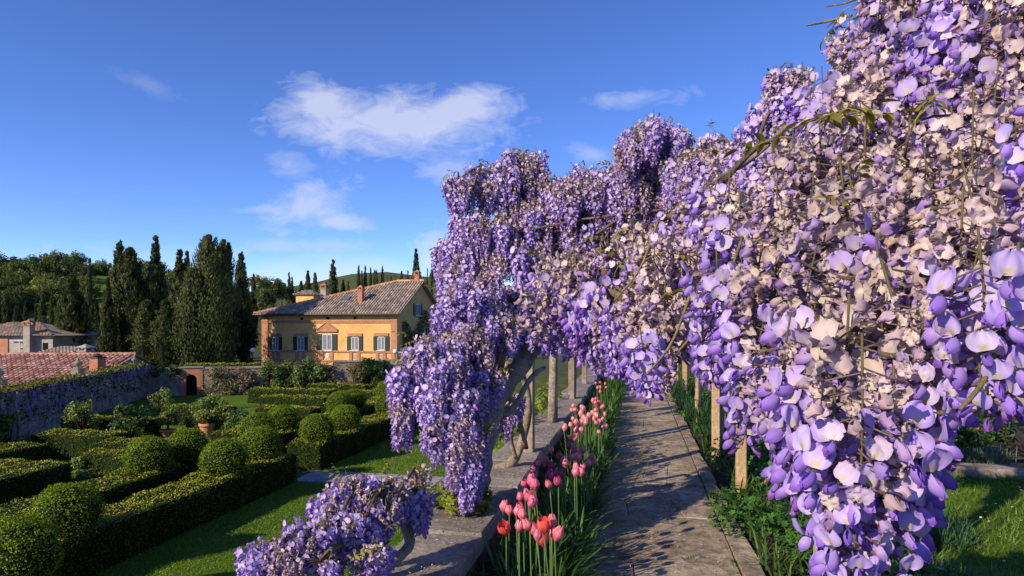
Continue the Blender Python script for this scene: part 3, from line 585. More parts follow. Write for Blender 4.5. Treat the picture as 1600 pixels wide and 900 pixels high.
def potted(px, py, lab, pw, ph, fw, fh, two):
    p = ground(px, py, ZL); D = p[0]*Fv[0]+p[1]*Fv[1]; s_ = D/FPX; r = pw*s_/2; h = ph*s_; root = tag(empty('potted_lemon', (p[0], p[1], ZL)), lab, 'potted tree', 'lemon trees in terracotta pots')
    mb = MB(); pl = .0
    lathe(mb, [(0, pl), (r*.66, pl), (r*.70, pl+h*.04), (r*.90, pl+h*.78), (r*.92, pl+h*.80), (r*1.02, pl+h*.81), (r*1.04, pl+h), (r*.93, pl+h), (r*.90, pl+h*.9), (0, pl+h*.9)], 20)
    mb.build('pot', M['pot'], root, True)
    mb = MB(); lathe(mb, [(0, -.01), (r*.8, -.01), (r*.8, .06), (0, .06)], 16, C=(.9, .85, .8)); o = mb.build('pot_foot', M['grey_pl'], root); o.location.z = -.02
    mb = MB(); fw_, fh_ = fw*s_/2, fh*s_; tube(mb, [(0, 0, h*.85), (.02, 0, h+.12), (0, .01, h+.3)], [.05, .04], 7, 5); cs = []
    for k in range(14): a = rng.uniform(0, 6.28); e = rng.uniform(.2, .95); q = math.sin(math.pi*min(.85, e))*rng.uniform(.4, .85)*fw_; cs.append((q*math.cos(a), q*math.sin(a), h+.08+fh_*e*.85)); tube(mb, [(0, 0, h+.15), cs[-1]], [.02, .006], 5, 3)
    mb.build('trunk', M['trunk'], root); cs = np.array(cs); n = 1100; ci = rng.integers(14, size=n); d = rng.normal(size=(n, 3)); d /= np.linalg.norm(d, axis=1, keepdims=True)
    P = cs[ci]+d*fw_*.34*rng.random((n, 1))**.4; mb = MB(); scatter(mb, LEAF_V, LEAF_F, frame_from(d+rng.normal(size=(n, 3))*.6+[0, 0, .4])*(.12*rng.uniform(.7, 1.2, n))[:, None, None], P, leafcol(n, LEM, .28, .14)); mb.build('crown', M['leaf'], root)
    for k in range(5):
        d = rng.normal(size=3); d /= np.linalg.norm(d); mb = MB(); lathe(mb, [(0, -.5), (.3, -.38), (.42, 0), (.3, .36), (0, .5)], 8, C=(.62, .42, .03)); o = mb.build('lemon', M['leaf'], root, True, cs[k]+d*fw_*.33); o.scale = (.09,)*3
potted(324, 685, 'lemon tree in a tall two-tone terracotta pot on the lawn', 24, 24, 48, 42, True)
potted(262, 685, 'lemon tree in a shallow pale terracotta pot beside the hedge balls', 24, 14, 44, 30, False)
# ------------------------------------------------------------ garden walls
def wallrun(name, A, B, z0, z1, th, mat, lab, cap=True, cat='wall'):
    A, B = np.array(A[:2]), np.array(B[:2]); d = B-A; ln = np.linalg.norm(d); rz = math.atan2(d[1], d[0]); root = tag(empty(name, (A[0], A[1], z0), rz), lab, cat)
    nx, nz = int(ln/.5)+1, 8; mb = MB()
    for side, sg in ((-th/2, 1), (th/2, -1)):
        gx_, gz_ = np.meshgrid(np.linspace(0, ln, nx), np.linspace(0, z1-z0, nz), indexing='ij'); V = np.stack([gx_, np.full(gx_.shape, side)+rng.normal(size=gx_.shape)*.025, gz_], -1).reshape(-1, 3)
        F = [((a*nz+b), ((a+1)*nz+b), ((a+1)*nz+b+1), (a*nz+b+1))[::sg] for a in range(nx-1) for b in range(nz-1)]; mb.add(V, F)
    box(mb, -.03, .0, -th/2, th/2, 0, z1-z0); box(mb, ln, ln+.03, -th/2, th/2, 0, z1-z0); mb.build('masonry', M[mat], root, True)
    if cap:
        x = 0.0
        while x < ln:
            l_ = min(rng.uniform(.9, 1.6), ln-x); c = MB(); slab(c, [(x, -th/2-.06), (x+l_-.02, -th/2-.06), (x+l_-.02, th/2+.06), (x, th/2+.06)], z1-z0-.03, z1-z0+.09+rng.normal()*.01, .02, np.ones(3)*rng.uniform(.9, 1.2)); c.build('coping_slab', M['coping'], root); x += l_
    return root, ln, rz
Lw0, Lw1 = cf(-17.2, 14, 0), cf(-23.8, 40.5, 0)
ro, _, _ = wallrun('garden_side_wall', Lw0, Lw1, ZL-.2, -1.25, .45, 'wallst', 'shaded rubble wall hung with wisteria below the red tiled roof')
Bk = lambda lat, D: cf(lat, D, 0)
def backpt(px):   # point of the rear garden wall line under a pixel column
    A, B = np.array([-23.8, 40.5]), np.array([-7.05, 45.5]); t_ = (px-CX)/FPX; s_ = (t_*A[1]-A[0])/((B-A)[0]-t_*(B-A)[1]); q = A+(B-A)*s_; return cf(q[0], q[1], 0), q[1]
wallrun('rear_wall_section', backpt(224)[0], backpt(282)[0], ZL-.2, -1.45, .5, 'wallst', 'shaded grey stone wall section beside the brick archway')
wallrun('rear_wall_section', backpt(318)[0], backpt(520)[0], ZL-.2, -1.48, .5, 'wallst', 'sunlit pinkish rubble wall carrying climbing shrubs right after the archway')
wallrun('rear_wall_section', backpt(520.5)[0], backpt(800)[0], ZL-.2, -1.18, .5, 'wallst', 'taller rubble wall with pale coping in front of the villa corner')
# brick archway with dark opening
pA, pB = backpt(282)[0], backpt(318)[0]; d = (pB-pA)[:2]; ln = np.linalg.norm(d); rz = math.atan2(d[1], d[0]); H_ = 1.78+.2
ar = tag(empty('brick_archway', (pA[0], pA[1], ZL-.2), rz), 'brick arched doorway with dark opening in the rear garden wall', 'archway')
mb = MB(); cx_, rad, spring = ln*.5, .34, 1.22; th = .3; pts_in = [(cx_-rad, 0)]+[(cx_-rad*math.cos(a), spring+rad*math.sin(a)) for a in np.linspace(0, math.pi, 13)]+[(cx_+rad, 0)]
pts_out = [(0, 0)]+[(0 if a < math.pi*.25 else (ln if a > math.pi*.75 else ln*(a-math.pi*.25)/(math.pi*.5)), (spring+(H_-spring)*min(1, a/(math.pi*.25)) if a < math.pi*.25 else (H_ if a < math.pi*.75 else spring+(H_-spring)*min(1, (math.pi-a)/(math.pi*.25))))) for a in np.linspace(0, math.pi, 13)]+[(ln, 0)]
V = [(x, -th, z) for x, z in pts_in]+[(x, -th, z) for x, z in pts_out]+[(x, th, z) for x, z in pts_in]+[(x, th, z) for x, z in pts_out]; k = len(pts_in); F = []
for q in range(k-1): F += [(q, q+1, k+q+1, k+q)[::-1], (2*k+q, 2*k+q+1, 3*k+q+1, 3*k+q), (q, q+1, 2*k+q+1, 2*k+q), (k+q, k+q+1, 3*k+q+1, 3*k+q)[::-1]]
mb.add(V, F); mb.build('brick_surround', M['brick'], ar)
mb = MB(); slab(mb, [(-.05, -th-.06), (ln+.05, -th-.06), (ln+.05, th+.06), (-.05, th+.06)], H_+.002, H_+.1, .02); mb.build('coping_slab', M['coping'], ar)
mb = MB(); box(mb, cx_-rad, cx_+rad, .12, .18, 0, spring+rad); mb.build('door', M['dark'], ar)
# clipped strip on top of the bank behind the wall, paving edge
def cfbox(name, lab, latD0, latD1, wd, z0, z1, dens, sz, base=BOXC):
    A, B = cf(*latD0), cf(*latD1); d = B-A; ln = np.linalg.norm(d); root = tag(empty(name, (A[0], A[1], z0), math.atan2(d[1], d[0])), lab, 'hedge'); leafy_box(root, 0, ln, 0, wd, 0, z1-z0, dens, sz, base)
cfbox('yard_hedge', 'low bright clipped hedge on the bank under the big cypresses', (-23.5, 45), (-18.6, 45.6), 1.2, -2.6, -1.42, 160, .10)
cfbox('yard_hedge', 'low dark hedge in front of the villa corner with the lamp', (-18.4, 47), (-16.8, 47), 1, -2.6, -1.62, 160, .10, (.03, .06, .015))
# shrubs and climbers on the rear wall
def wallshrub(px, py, wpx, hpx, lab, base, n, off=.7, size=.16, st=3, nm='wall_shrub', z=None):
    p, D = backpt(px); D -= off; s_ = D/FPX; p = pix(px, 500, D); zb = EYE-(py-HY)*s_; bush(nm, (p[0], p[1], zb), wpx*s_/2*1.1, .7, hpx*s_*1.12, int(n*1.7), size*1.05, base, lab, 'shrub', group='shrubs and climbers on the rear garden wall', stems=st, clumps=16)
G1, G2, G3, G4 = (.09, .15, .03), (.20, .16, .085), (.12, .16, .04), (.27, .22, .15)
for a in [(345, 622, 60, 46, 'pale leafy climber spread over the wall beside the archway', (.15, .15, .07), 900), (383, 626, 62, 46, 'bare brown twiggy climber on the sunlit wall', G4, 900), (422, 612, 44, 46, 'bright green shrub against the wall below the villa downpipe', G1, 1200),
          (455, 606, 50, 40, 'big green shrub below the shaded villa windows', G3, 1300), (440, 636, 46, 50, 'yellow-green shrub at the foot of the wall', G3, 1000), (488, 600, 46, 38, 'rounded green shrub below the pedimented window', G1, 1100),
          (478, 640, 44, 56, 'brown dry climber under the rounded green shrub', G2, 900), (520, 640, 54, 66, 'tall brown-green climber in the middle of the wall', G2, 1200), (556, 632, 50, 62, 'straw-brown climber streaked with green', (.13, .115, .05), 1100),
          (575, 600, 42, 36, 'dark green shrub by the pale coping', (.04, .09, .02), 1000), (600, 606, 44, 40, 'dark green shrub spilling over the coping', (.045, .085, .02), 1000), (592, 638, 56, 48, 'olive shrub at the wall foot behind the far balls', G3, 1000),
          (630, 612, 46, 34, 'dry brown shrub near the purple wisteria', G2, 800), (640, 640, 56, 44, 'green shrub at the wall foot beside the purple wisteria', G1, 900), (690, 640, 80, 60, 'green shrub at the wall foot behind the leaning trunk', G1, 900)]: wallshrub(*a)
for (px, w_) in ((246, 28), (276, 20)):
    wallshrub(px, 588, w_, 16, 'dark ivy cap on the shaded wall by the archway', (.03, .06, .015), 350, .1)
# urns on the side wall
urn_p = [(0, 0), (.20, 0), (.20, .05), (.10, .09), (.08, .14), (.22, .26), (.30, .40), (.29, .50), (.20, .58), (.10, .62), (.13, .68), (.10, .74), (.05, .84), (.0, .92)]
def urn(px, top_y, D, lab):
    p = pix(px, top_y, D); z = -1.16; h = p[2]-z; root = tag(empty('stone_urn', (p[0], p[1], z)), lab, 'urn', 'stone urns on the garden wall'); s_ = h/1.15
    mb = MB(); box(mb, -.34*s_, .34*s_, -.34*s_, .34*s_, -.35, .22*s_); box(mb, -.4*s_, .4*s_, -.4*s_, .4*s_, .221*s_, .29*s_); mb.build('pedestal', M['urn'], root)
    mb = MB(); lathe(mb, [(r*s_, z_*s_+.29*s_) for r, z_ in urn_p], 24, lob=12, lobamp=.07); mb.build('urn_body', M['urn'], root, True)
urn(122, 559, 34.2, 'fluted stone urn with pointed lid on the shaded wall pier'); urn(210, 556, 39.5, 'fluted stone urn near the corner of the garden walls'); urn(-2, 573, 27.3, 'dark stone urn at the far end of the wisteria-covered wall')
# ------------------------------------------------------------ buildings
def tiles(mb, org, ud, vd, nd, L_, tmax, pitch=.27, step=.42, cols=((1, 1, 1),), sgm=5, tmin=None):
    """barrel tiles laid on a slope: ud along the eave, vd up the slope, nd outwards; tmax(s), tmin(s) give each row's run"""
    org, ud, vd, nd = (np.asarray(q, float) for q in (org, ud, vd, nd)); a = np.linspace(0, math.pi, sgm)
    for i in range(int(L_/pitch)):
        s0 = (i+.5)*pitch; t1 = tmax(s0); t0 = tmin(s0) if tmin else 0.0; t = t0
        while t < t1-.08:
            te = min(t+step, t1); c = np.array(cols[rng.integers(len(cols))])*rng.uniform(.72, 1.2); lift = .035
            V = [org+ud*(s0+math.cos(q)*pitch*.40)+vd*t+nd*(math.sin(q)*pitch*.36+lift) for q in a]+[org+ud*(s0+math.cos(q)*pitch*.31)+vd*(te+.03)+nd*(math.sin(q)*pitch*.28+.0) for q in a]
            F = [(k, k+1, sgm+k+1, sgm+k)[::-1] for k in range(sgm-1)]+[tuple(range(sgm))[::-1]]; mb.add(V, F, c); t = te
    return mb
TC = ((1.0, .98, .95), (.85, .82, .78), (1.15, 1.08, 1.0), (1.05, .85, .7), (.7, .68, .66)); RC = ((1, 1, 1), (1.15, 1.2, 1.2), (.8, .75, .72), (1.2, 1.45, 1.5), (.95, .8, .75))
# --- the villa: local x along its front, y away from the camera
VL, VR = cf(-24.6, 61.6), cf(-10.62, 58.0); d = VR-VL; VLEN = np.linalg.norm(d); vrz = math.atan2(d[1], d[0])
ZV, ZE = -2.7, 2.72; villa = tag(empty('villa', (VL[0], VL[1], ZV), vrz), 'ochre stuccoed villa with grey tiled hip roof and dark green shutters', 'villa')
dl = d/VLEN
def vx(px, off=0.0):
    t_ = (px-CX)/FPX; A = np.array([np.dot(VL, Rv), np.dot(VL, Fv)]); B = np.array([np.dot(dl, Rv), np.dot(dl, Fv)]); return (t_*A[1]-A[0])/(B[0]-t_*B[1])
def vz(py, px): x = vx(px); D = np.dot(VL+dl*x, Fv); return EYE+(HY-py)/FPX*D-ZV
HE = ZE-ZV; DEP = 10.6; mb = MB(); box(mb, 0, VLEN, 0, DEP, -.5, HE)
rise = 3.05; yr = DEP/2
mb.add([(VLEN, 0, HE), (VLEN, DEP, HE), (VLEN, yr, HE+rise*.97)], [(0, 1, 2)]); mb.build('wall', M['stucco'], villa)
mb = MB()
q1, q2 = vx(611), VLEN
for (a, b) in ((q1, q2), (0, vx(419))):
    mb = MB(); box(mb, a, b, -.07, -.001, 0, HE-.75); mb.build('pilaster', M['terra'], villa)
mb = MB(); z1, z2 = vz(504.5, 515), vz(500.3, 515); box(mb, -.02, VLEN+.02, -.10, -.002, z1, z2); box(mb, -.02, VLEN+.02, -.14, -.003, z2-.08, z2); mb.build('frieze_band', M['terra'], villa)
mb = MB(); z1, z2 = vz(550.2, 515), vz(547.6, 515); box(mb, 0, VLEN, -.12, -.004, z1, z2); mb.build('string_course', M['terra'], villa)
mb = MB(); z1, z2 = vz(565, 515), vz(562.3, 515); box(mb, 0, VLEN, -.11, -.005, z1, z2); mb.build('base_course', M['terra'], villa)
def window(parent, xa, xb, ga, gb, za, zb, lint=True, yo=0.0):
    wn = empty('window', (0, 0, 0)); wn.parent = parent; wn.location = ((ga+gb)/2, yo, za); gw, h = gb-ga, zb-za
    f = MB()
    for (a, b, c_, e) in ((-gw/2, -gw/2+.07, 0, h), (gw/2-.07, gw/2, 0, h), (-gw/2, gw/2, h-.07, h), (-gw/2, gw/2, 0, .07), (-.05, .05, 0, h)): box(f, a, b, -.06, -.002, c_, e)
    f.build('frame', M['whitewood'], wn)
    for sg in (-1, 1):
        p = MB(); a, b = sorted((sg*.05, sg*(gw/2-.07))); box(p, a, b, -.03, -.004, .07, h-.07); p.build('pane', M['glass'], wn)
        p = MB(); n_ = 5; xs = np.linspace(a, b, n_); V = []
        for x in xs: V += [(x, -.045+.008*math.cos(x*40), .09), (x, -.045+.008*math.cos(x*40), h-.09)]
        if sg > 0: V = [(v[0]*.8+b*.2, v[1], v[2]) for v in V]
        else: V = [(v[0]*.8+a*.2, v[1], v[2]) for v in V]
        p.add(V, [(2*k, 2*k+2, 2*k+3, 2*k+1) for k in range(n_-1)]); p.build('curtain', M['curtain'], wn)
    for (a, b) in ((xa-(ga+gb)/2, -gw/2-.02), (gw/2+.02, xb-(ga+gb)/2)):
        s_ = MB(); box(s_, a, b, -.09, -.035, -.03, h+.03); sh = s_.build('shutter', M['shutter'], wn); l_ = MB()
        for k in range(14): zz = .08+k*(h-.16)/14; box(l_, a+.07, b-.07, -.105, -.088, zz, zz+(h-.16)/14*.55)
        l_.build('louvres', M['shutter'], sh)
    s_ = MB(); box(s_, -gw/2-.12, gw/2+.12, -.2, -.006, -.09, -.005); s_.build('sill', M['whitewood'], wn)
    if lint: s_ = MB(); box(s_, -(xb-xa)/2+.05, (xb-xa)/2-.05, -.12, -.003, h+.06, h+.34); s_.build('lintel', M['terra'], wn)
    return wn
for (xa, xb, ga, gb, yt, ped) in ((420.3, 440.9, 425.7, 435.6, 526.3, 0), (458.7, 481, 464.7, 476, 526.3, 0), (496, 527, 504, 519, 522.5, 1), (542.9, 566.9, 549, 560.9, 526.3, 0), (584, 608.5, 590.3, 601.6, 526, 0)):
    za, zb = vz(547.2, (xa+xb)/2), vz(yt, (xa+xb)/2); window(villa, vx(xa), vx(xb), vx(ga), vx(gb), za, zb, not ped, -.002)
    s_ = MB()
    for q in (ga, gb): box(s_, vx(q)-.2, vx(q)+.12, -.085, -.0035, vz(562.3, 515), vz(550.2, 515))
    s_.build('apron_panel', M['terra'], villa)
    s_ = MB(); c_ = (vx(ga)+vx(gb))/2; zz = (vz(562.3, 515)+vz(550.2, 515))/2; box(s_, c_-.18, c_+.18, -.05, -.0045, zz-.2, zz+.2); s_.build('apron_plaque', M['whitewood' if ped else 'grey_pl'], villa)
    if ped:
        a, b, z0, z1 = vx(496.5), vx(526.5), vz(516.5, 511), vz(505, 511); s_ = MB(); m_ = (a+b)/2
        V = [(a, -.1, z0), (b, -.1, z0), (m_, -.1, z1), (a, -.01, z0), (b, -.01, z0), (m_, -.01, z1)]; s_.add(V, [(0, 1, 2), (3, 5, 4), (0, 3, 4, 1), (1, 4, 5, 2), (2, 5, 3, 0)])
        pd = s_.build('pediment', M['terra'], villa); s_ = MB(); box(s_, a-.08, b+.08, -.18, -.012, z0-.12, z0-.001); s_.build('cornice', M['terra'], pd)
        for (p, q) in (((a-.1, z0), (m_, z1+.06)), ((b+.1, z0), (m_, z1+.06))):
            s_ = MB(); tube(s_, [(p[0], -.09, p[1]+.03), (q[0], -.09, q[1]+.02)], .08, 4, 2); s_.build('raking_cornice', M['terra'], pd)
for (px, py) in ((471.8, 497.8), (512, 497.4), (555, 496.6)):
    s_ = MB(); x, z = vx(px), vz(py, px); box(s_, x-.13, x+.13, -.02, .05, z-.13, z+.13); s_.build('vent_opening', M['dark'], villa)
s_ = MB(); x = vx(420.5); tube(s_, [(vx(410), -.45, HE-.1), (vx(414), -.3, HE-.45), (x, -.12, HE-.95), (x, -.12, 0)], .055, 8, 14); s_.build('downpipe', M['iron'], villa)
# roof: hip on one end, gable on the other
ov = .55; e0, sl_len = -ov, math.hypot(yr+ov, rise+ov*rise/yr); ze = HE-ov*rise/yr+.06; up = np.array([0, yr+ov, rise+ov*rise/yr]); up /= np.linalg.norm(up); nd = np.array([0, -up[2], up[1]])
xh = vx(568)+1.0-(-ov)     # where the hip meets the ridge, measured from the eave end
xr_ = VLEN+.45
A_, B_, C_, Dd = (-ov, -ov, ze), (xr_, -ov, ze), (xr_, yr, HE+rise+.06), (xh-ov, yr, HE+rise+.06); Bb, Ab = (xr_, DEP+ov, ze), (-ov, DEP+ov, ze)
mb = MB(); t_ = .12
for poly in ((A_, B_, C_, Dd), (Ab, Dd, C_, Bb), (A_, Dd, Ab)):
    P = np.array(poly); k = len(P); mb.add(np.concatenate([P, P-[0, 0, t_]]), [tuple(range(k)), tuple(range(2*k-1, k-1, -1))]+[(q, k+q, k+(q+1) % k, (q+1) % k) for q in range(k)], (.75, .7, .66))
roof = mb.build('roof', M['tile'], villa)
mb = MB(); tiles(mb, (-ov, -ov, ze), (1, 0, 0), up, nd, xr_+ov, lambda s_: sl_len*min(1, s_/xh), .29, .45, TC); tag(mb.build('roof_tiles', M['tile'], roof), kind='stuff')
mb = MB()
for (p, q) in ((A_, Dd), (Dd, C_)):
    p, q = np.array(p), np.array(q); l_ = np.linalg.norm(q-p); n_ = int(l_/.42)
    for k in range(n_): tube(mb, [p+(q-p)*k/n_+[0, 0, .08], p+(q-p)*(k+1.08)/n_+[0, 0, .05]], [.15, .12], 7, 2, np.array((1.35, .75, .55))*rng.uniform(.8, 1.2))
tag(mb.build('ridge_tiles', M['tile'], roof), kind='stuff')
mb = MB(); tube(mb, [(-ov, -ov-.09, ze-.05), (xr_, -ov-.09, ze-.05)], .09, 8, 2, (.6, .55, .5)); mb.build('gutter', M['iron'], roof)
mb = MB(); box(mb, -.1, VLEN+.1, -ov+.08, -.015, ze-.02, ze+.12); mb.build('soffit', M['wood'], roof)
def chimney(parent, x, y, z0, z1, w_, mat, capmat, name='chimney'):
    c = MB(); box(c, x-w_/2, x+w_/2, y-w_/2, y+w_/2, z0, z1); ch = c.build(name, M[mat], parent)
    c = MB(); box(c, x-w_*.62, x+w_*.62, y-w_*.62, y+w_*.62, z1, z1+.09)
    for (a, b) in ((-1, -1), (-1, 1), (1, -1), (1, 1)): box(c, x+a*w_*.42-.06, x+a*w_*.42+.06, y+b*w_*.42-.06, y+b*w_*.42+.06, z1+.09, z1+.33)
    c.add([(x-w_*.68, y-w_*.68, z1+.33), (x+w_*.68, y-w_*.68, z1+.33), (x+w_*.68, y+w_*.68, z1+.33), (x-w_*.68, y+w_*.68, z1+.33), (x, y, z1+.62)], [(0, 1, 4), (1, 2, 4), (2, 3, 4), (3, 0, 4), (3, 2, 1, 0)]); c.build('chimney_cap', M[capmat], ch); return ch
def onroof(px, py):   # where a pixel meets the front roof slope, in villa coordinates
    Mi = Matrix.Rotation(-vrz, 3, 'Z'); o_ = np.array(Mi @ Vector(CAM-np.array([VL[0], VL[1], ZV]))); r_ = np.array(Mi @ Vector(pix(px, py, 1)-CAM)); p0 = np.array([0, -ov, ze]); t_ = np.dot(p0-o_, nd)/np.dot(r_, nd); return o_+r_*t_
c = onroof(564, 472); chimney(roof, c[0], c[1], c[2]-.4, c[2]+1.05, .48, 'brick', 'brick')
chimney(roof, VLEN-.3, yr+.1, HE+rise-.4, HE+rise+.62, .5, 'brick', 'brick')
c = onroof(497, 466); chimney(roof, c[0], c[1]+1.2, c[2]-.6, c[2]+1.0, .6, 'grey_pl', 'brick')
c = onroof(541, 468); mb = MB(); u0 = np.array([.45, 0, 0]); w0 = up*.35; mb.add([c-u0-w0+nd*.22, c+u0-w0+nd*.22, c+u0+w0+nd*.22, c-u0+w0+nd*.22, c-u0-w0, c+u0-w0, c+u0+w0, c-u0+w0], BOXF); mb.build('skylight', M['glass'], roof)
# small raised turret roof behind the hip
c = onroof(478, 472); mb = MB(); tx, ty, tz = c[0]-1.1, c[1]+2.2, c[2]+.45; box(mb, tx-1.0, tx+1.0, ty-.7, ty+.7, tz-.8, tz+.35); tr_ = mb.build('turret', M['stucco'], villa)
mb = MB(); mb.add([(tx-1.25, ty-.95, tz+.36), (tx+1.25, ty-.95, tz+.36), (tx+1.25, ty+.95, tz+.36), (tx-1.25, ty+.95, tz+.36), (tx-.4, ty, tz+.85), (tx+.4, ty, tz+.85)], [(0, 1, 5, 4), (1, 2, 5), (2, 3, 4, 5), (3, 0, 4), (3, 2, 1, 0)]); mb.build('turret_roof', M['tile'], tr_)
mb = MB(); u2 = np.array([0, .95, .49]); u2 /= np.linalg.norm(u2); tiles(mb, (tx-1.25, ty-.97, tz+.37), (1, 0, 0), u2, (0, -u2[2], u2[1]), 2.5, lambda s_: max(0, 1.05*min(1, min(s_, 2.5-s_)/.8)), .28, .4, TC); tag(mb.build('turret_tiles', M['tile'], tr_), kind='stuff')
# gable-side window
wn = empty('side_wall', (VLEN, 0, 0), math.pi/2); wn.parent = villa
def side_y(px):
    for s_ in np.linspace(0, 12, 600):
        P = VL+dl*VLEN+np.array([-dl[1], dl[0], 0])*s_
        if CX+FPX*np.dot(P, Rv)/np.dot(P, Fv) >= px: return s_
    return 12
sa, sb = side_y(645.5), side_y(659); sD = np.dot(VR, Fv)+(sa+sb)/2*.97; z_ = lambda py: EYE+(HY-py)/FPX*sD-ZV
wnd = window(villa, sa, sb, sa+.45, sb-.45, z_(493), z_(475), False); wnd.rotation_euler = (0, 0, math.pi/2); wnd.location = (VLEN+.002, (sa+sb)/2, z_(493)); bpy.data.objects.remove(wn)
# climber on the gable wall
iv = tag(empty('wall_climber', tuple(VR+np.array([0, 0, ZV])), vrz), 'dark leafy climber with faded flowers on the villa gable wall', 'climber'); n = 2600
yy = rng.uniform(side_y(628), side_y(668), n); zz = .4+rng.random(n)*(3.0+.8*np.sin(yy*1.3)+.25*yy); P = np.stack([.06+rng.random(n)*.22, yy, zz], 1); mb = MB()
scatter(mb, LEAF_V, LEAF_F, frame_from(np.array([1., 0, .3])+rng.normal(size=(n, 3))*.5)*(.24*rng.uniform(.6, 1.2, n))[:, None, None], P, leafcol(n, (.05, .075, .02), .3, .15)); n = 500
yy = rng.uniform(side_y(640), side_y(668), n); P = np.stack([.2+rng.random(n)*.15, yy, 1+2.6*rng.random(n)], 1); scatter(mb, LEAF_V, LEAF_F, rand_rot(n)*.2, P, leafcol(n, (.22, .17, .26), .2, .1)); mb.build('foliage', M['leaf'], iv)
mb = MB()
for k in range(5): y0 = side_y(630)+k*1.0; tube(mb, [(.08, y0, -.1), (.1, y0+.2, 1.2), (.1, y0-.1, 2.6), (.1, y0+.3, 3.6)], [.05, .015], 5, 8)
mb.build('stem', M['bark'], iv)
# globe lamps and terrace table
def lamp(px, py, D, lab):
    p = pix(px, py, D); root = tag(empty('globe_lamp', (p[0], p[1], -2.6)), lab, 'lamp', 'white globe lamps of the villa yard'); h = p[2]+2.6
    mb = MB(); lathe(mb, [(.0, 0), (.14, 0), (.12, .1), (.045, .16), (.04, h-.3), (.09, h-.22), (.09, h-.17), (0, h-.17)], 10); mb.build('lamp_post', M['iron'], root)
    mb = MB(); a = np.linspace(-math.pi/2, math.pi/2, 10); lathe(mb, [(.21*math.cos(q)+1e-4, .21*math.sin(q)) for q in a], 16, (0, 0, h)); mb.build('globe', M['globe'], root, True)
lamp(394, 547, 57, 'white globe lamp beside the dark hedge and villa downpipe'); lamp(617.5, 549, 56.5, 'white globe lamp at the sunlit villa corner')
p = pix(650, 560, 54); tb = tag(empty('stone_bench', (p[0], p[1], -2.6), vrz), 'long pale stone bench top with planted trough beside the villa corner', 'bench'); h = pix(650, 549.5, 54)[2]+2.6
mb = MB(); box(mb, -1.5, 1.5, -.35, .35, h-.12, h); mb.build('bench_top', M['grey_pl'], tb)
for x in (-1.2, 0, 1.2): mb = MB(); lathe(mb, [(0, 0), (.2, 0), (.14, .1), (.1, h*.5), (.15, h-.18), (.18, h-.121), (0, h-.121)], 10, (x, 0, 0)); mb.build('leg', M['grey_pl'], tb)
mb = MB(); n = 900; P = np.stack([rng.uniform(-1.4, 1.6, n), rng.normal(size=n)*.16, h+rng.random(n)*.32], 1); scatter(mb, LEAF_V, LEAF_F, rand_rot(n)*.16, P, leafcol(n, (.12, .16, .03), .3, .15)); mb.build('foliage', M['leaf'], tb)
# --- red-roofed outbuilding below the side wall
ra, rb_, ea, eb = pix(-90, 559, 50), pix(213, 552, 51), pix(-110, 606, 43.5), pix(232, 601, 44); zr_, zee = -1.0, -2.85
R0, R1 = np.array([ra[0], ra[1], zr_]), np.array([rb_[0], rb_[1], zr_]); ud = (R1-R0)/np.linalg.norm(R1-R0); back = np.array([ud[1], -ud[0], 0]); back = back if np.dot(back, Fv) < 0 else -back
run = 6.6; E0, E1 = R0+back*run, R1+back*run; E0[2] = E1[2] = zee; LB = np.linalg.norm(R1-R0); bd = tag(empty('outbuilding', tuple([*(E0[:2]), -7])), 'low outbuilding with long red tiled roof behind the wisteria wall', 'building')
off = np.array([E0[0], E0[1], -7.0]); Q0, Q1 = R0-back*run, R1-back*run; Q0[2] = Q1[2] = zee
mb = MB(); i0, i1, j0, j1 = (x_-off for x_ in (E0-back*.4, E1-back*.4-ud*.3, Q0+back*.4, Q1+back*.4-ud*.3)); rt = (R1-off)-ud*.3-[0, 0, .1]
mb.add([(*i0[:2], 0), (*i1[:2], 0), (*j1[:2], 0), (*j0[:2], 0), i0-[0, 0, .05], i1-[0, 0, .05], j1-[0, 0, .05], j0-[0, 0, .05], rt], BOXF+[(5, 6, 8)]); mb.build('wall', M['grey_pl'], bd)
mb = MB()
for poly in ((E0, E1, R1, R0), (Q1, Q0, R0, R1)):
    P = np.array(poly)-off; mb.add(np.concatenate([P, P-[0, 0, .12]]), [(0, 1, 2, 3), (7, 6, 5, 4), (0, 4, 5, 1), (1, 5, 6, 2), (2, 6, 7, 3), (3, 7, 4, 0)], (.8, .8, .8))
rf = mb.build('roof', M['redtile'], bd); vd = (R0-E0); sl2 = np.linalg.norm(vd); vd /= sl2; nd2 = np.cross(ud, vd); mb = MB(); tiles(mb, E0-off, ud, vd, nd2, LB, lambda s_: sl2, .36, .5, RC); tag(mb.build('roof_tiles', M['redtile'], rf), kind='stuff')
mb = MB(); n_ = int(LB/.45)
for k in range(n_): tube(mb, [R0-off+ud*k*.45+[0, 0, .06], R0-off+ud*(k*.45+.5)+[0, 0, .04]], [.15, .12], 7, 2, np.array((.9, .85, .8))*rng.uniform(.7, 1.2))
tag(mb.build('ridge_tiles', M['redtile'], rf), kind='stuff')
def roofpt(px, py):
    n_ = nd2/np.linalg.norm(nd2); r_ = pix(px, py, 1)-CAM; t_ = np.dot(E0-CAM, n_)/np.dot(r_, n_); return CAM+r_*t_-off
c = roofpt(152.5, 580); hh = 28/FPX*45; mb = MB(); box(mb, c[0]-.36, c[0]+.36, c[1]-.36, c[1]+.36, c[2]-.4, c[2]+hh-.3); ch = mb.build('chimney', M['brick'], rf)
mb = MB(); zt = c[2]+hh-.3; box(mb, c[0]-.42, c[0]+.42, c[1]-.42, c[1]+.42, zt, zt+.08); lathe(mb, [(.3, .08), (.34, .18), (.12, .32), (0, .36)], 10, (c[0], c[1], zt)); mb.build('chimney_cap', M['iron'], ch)
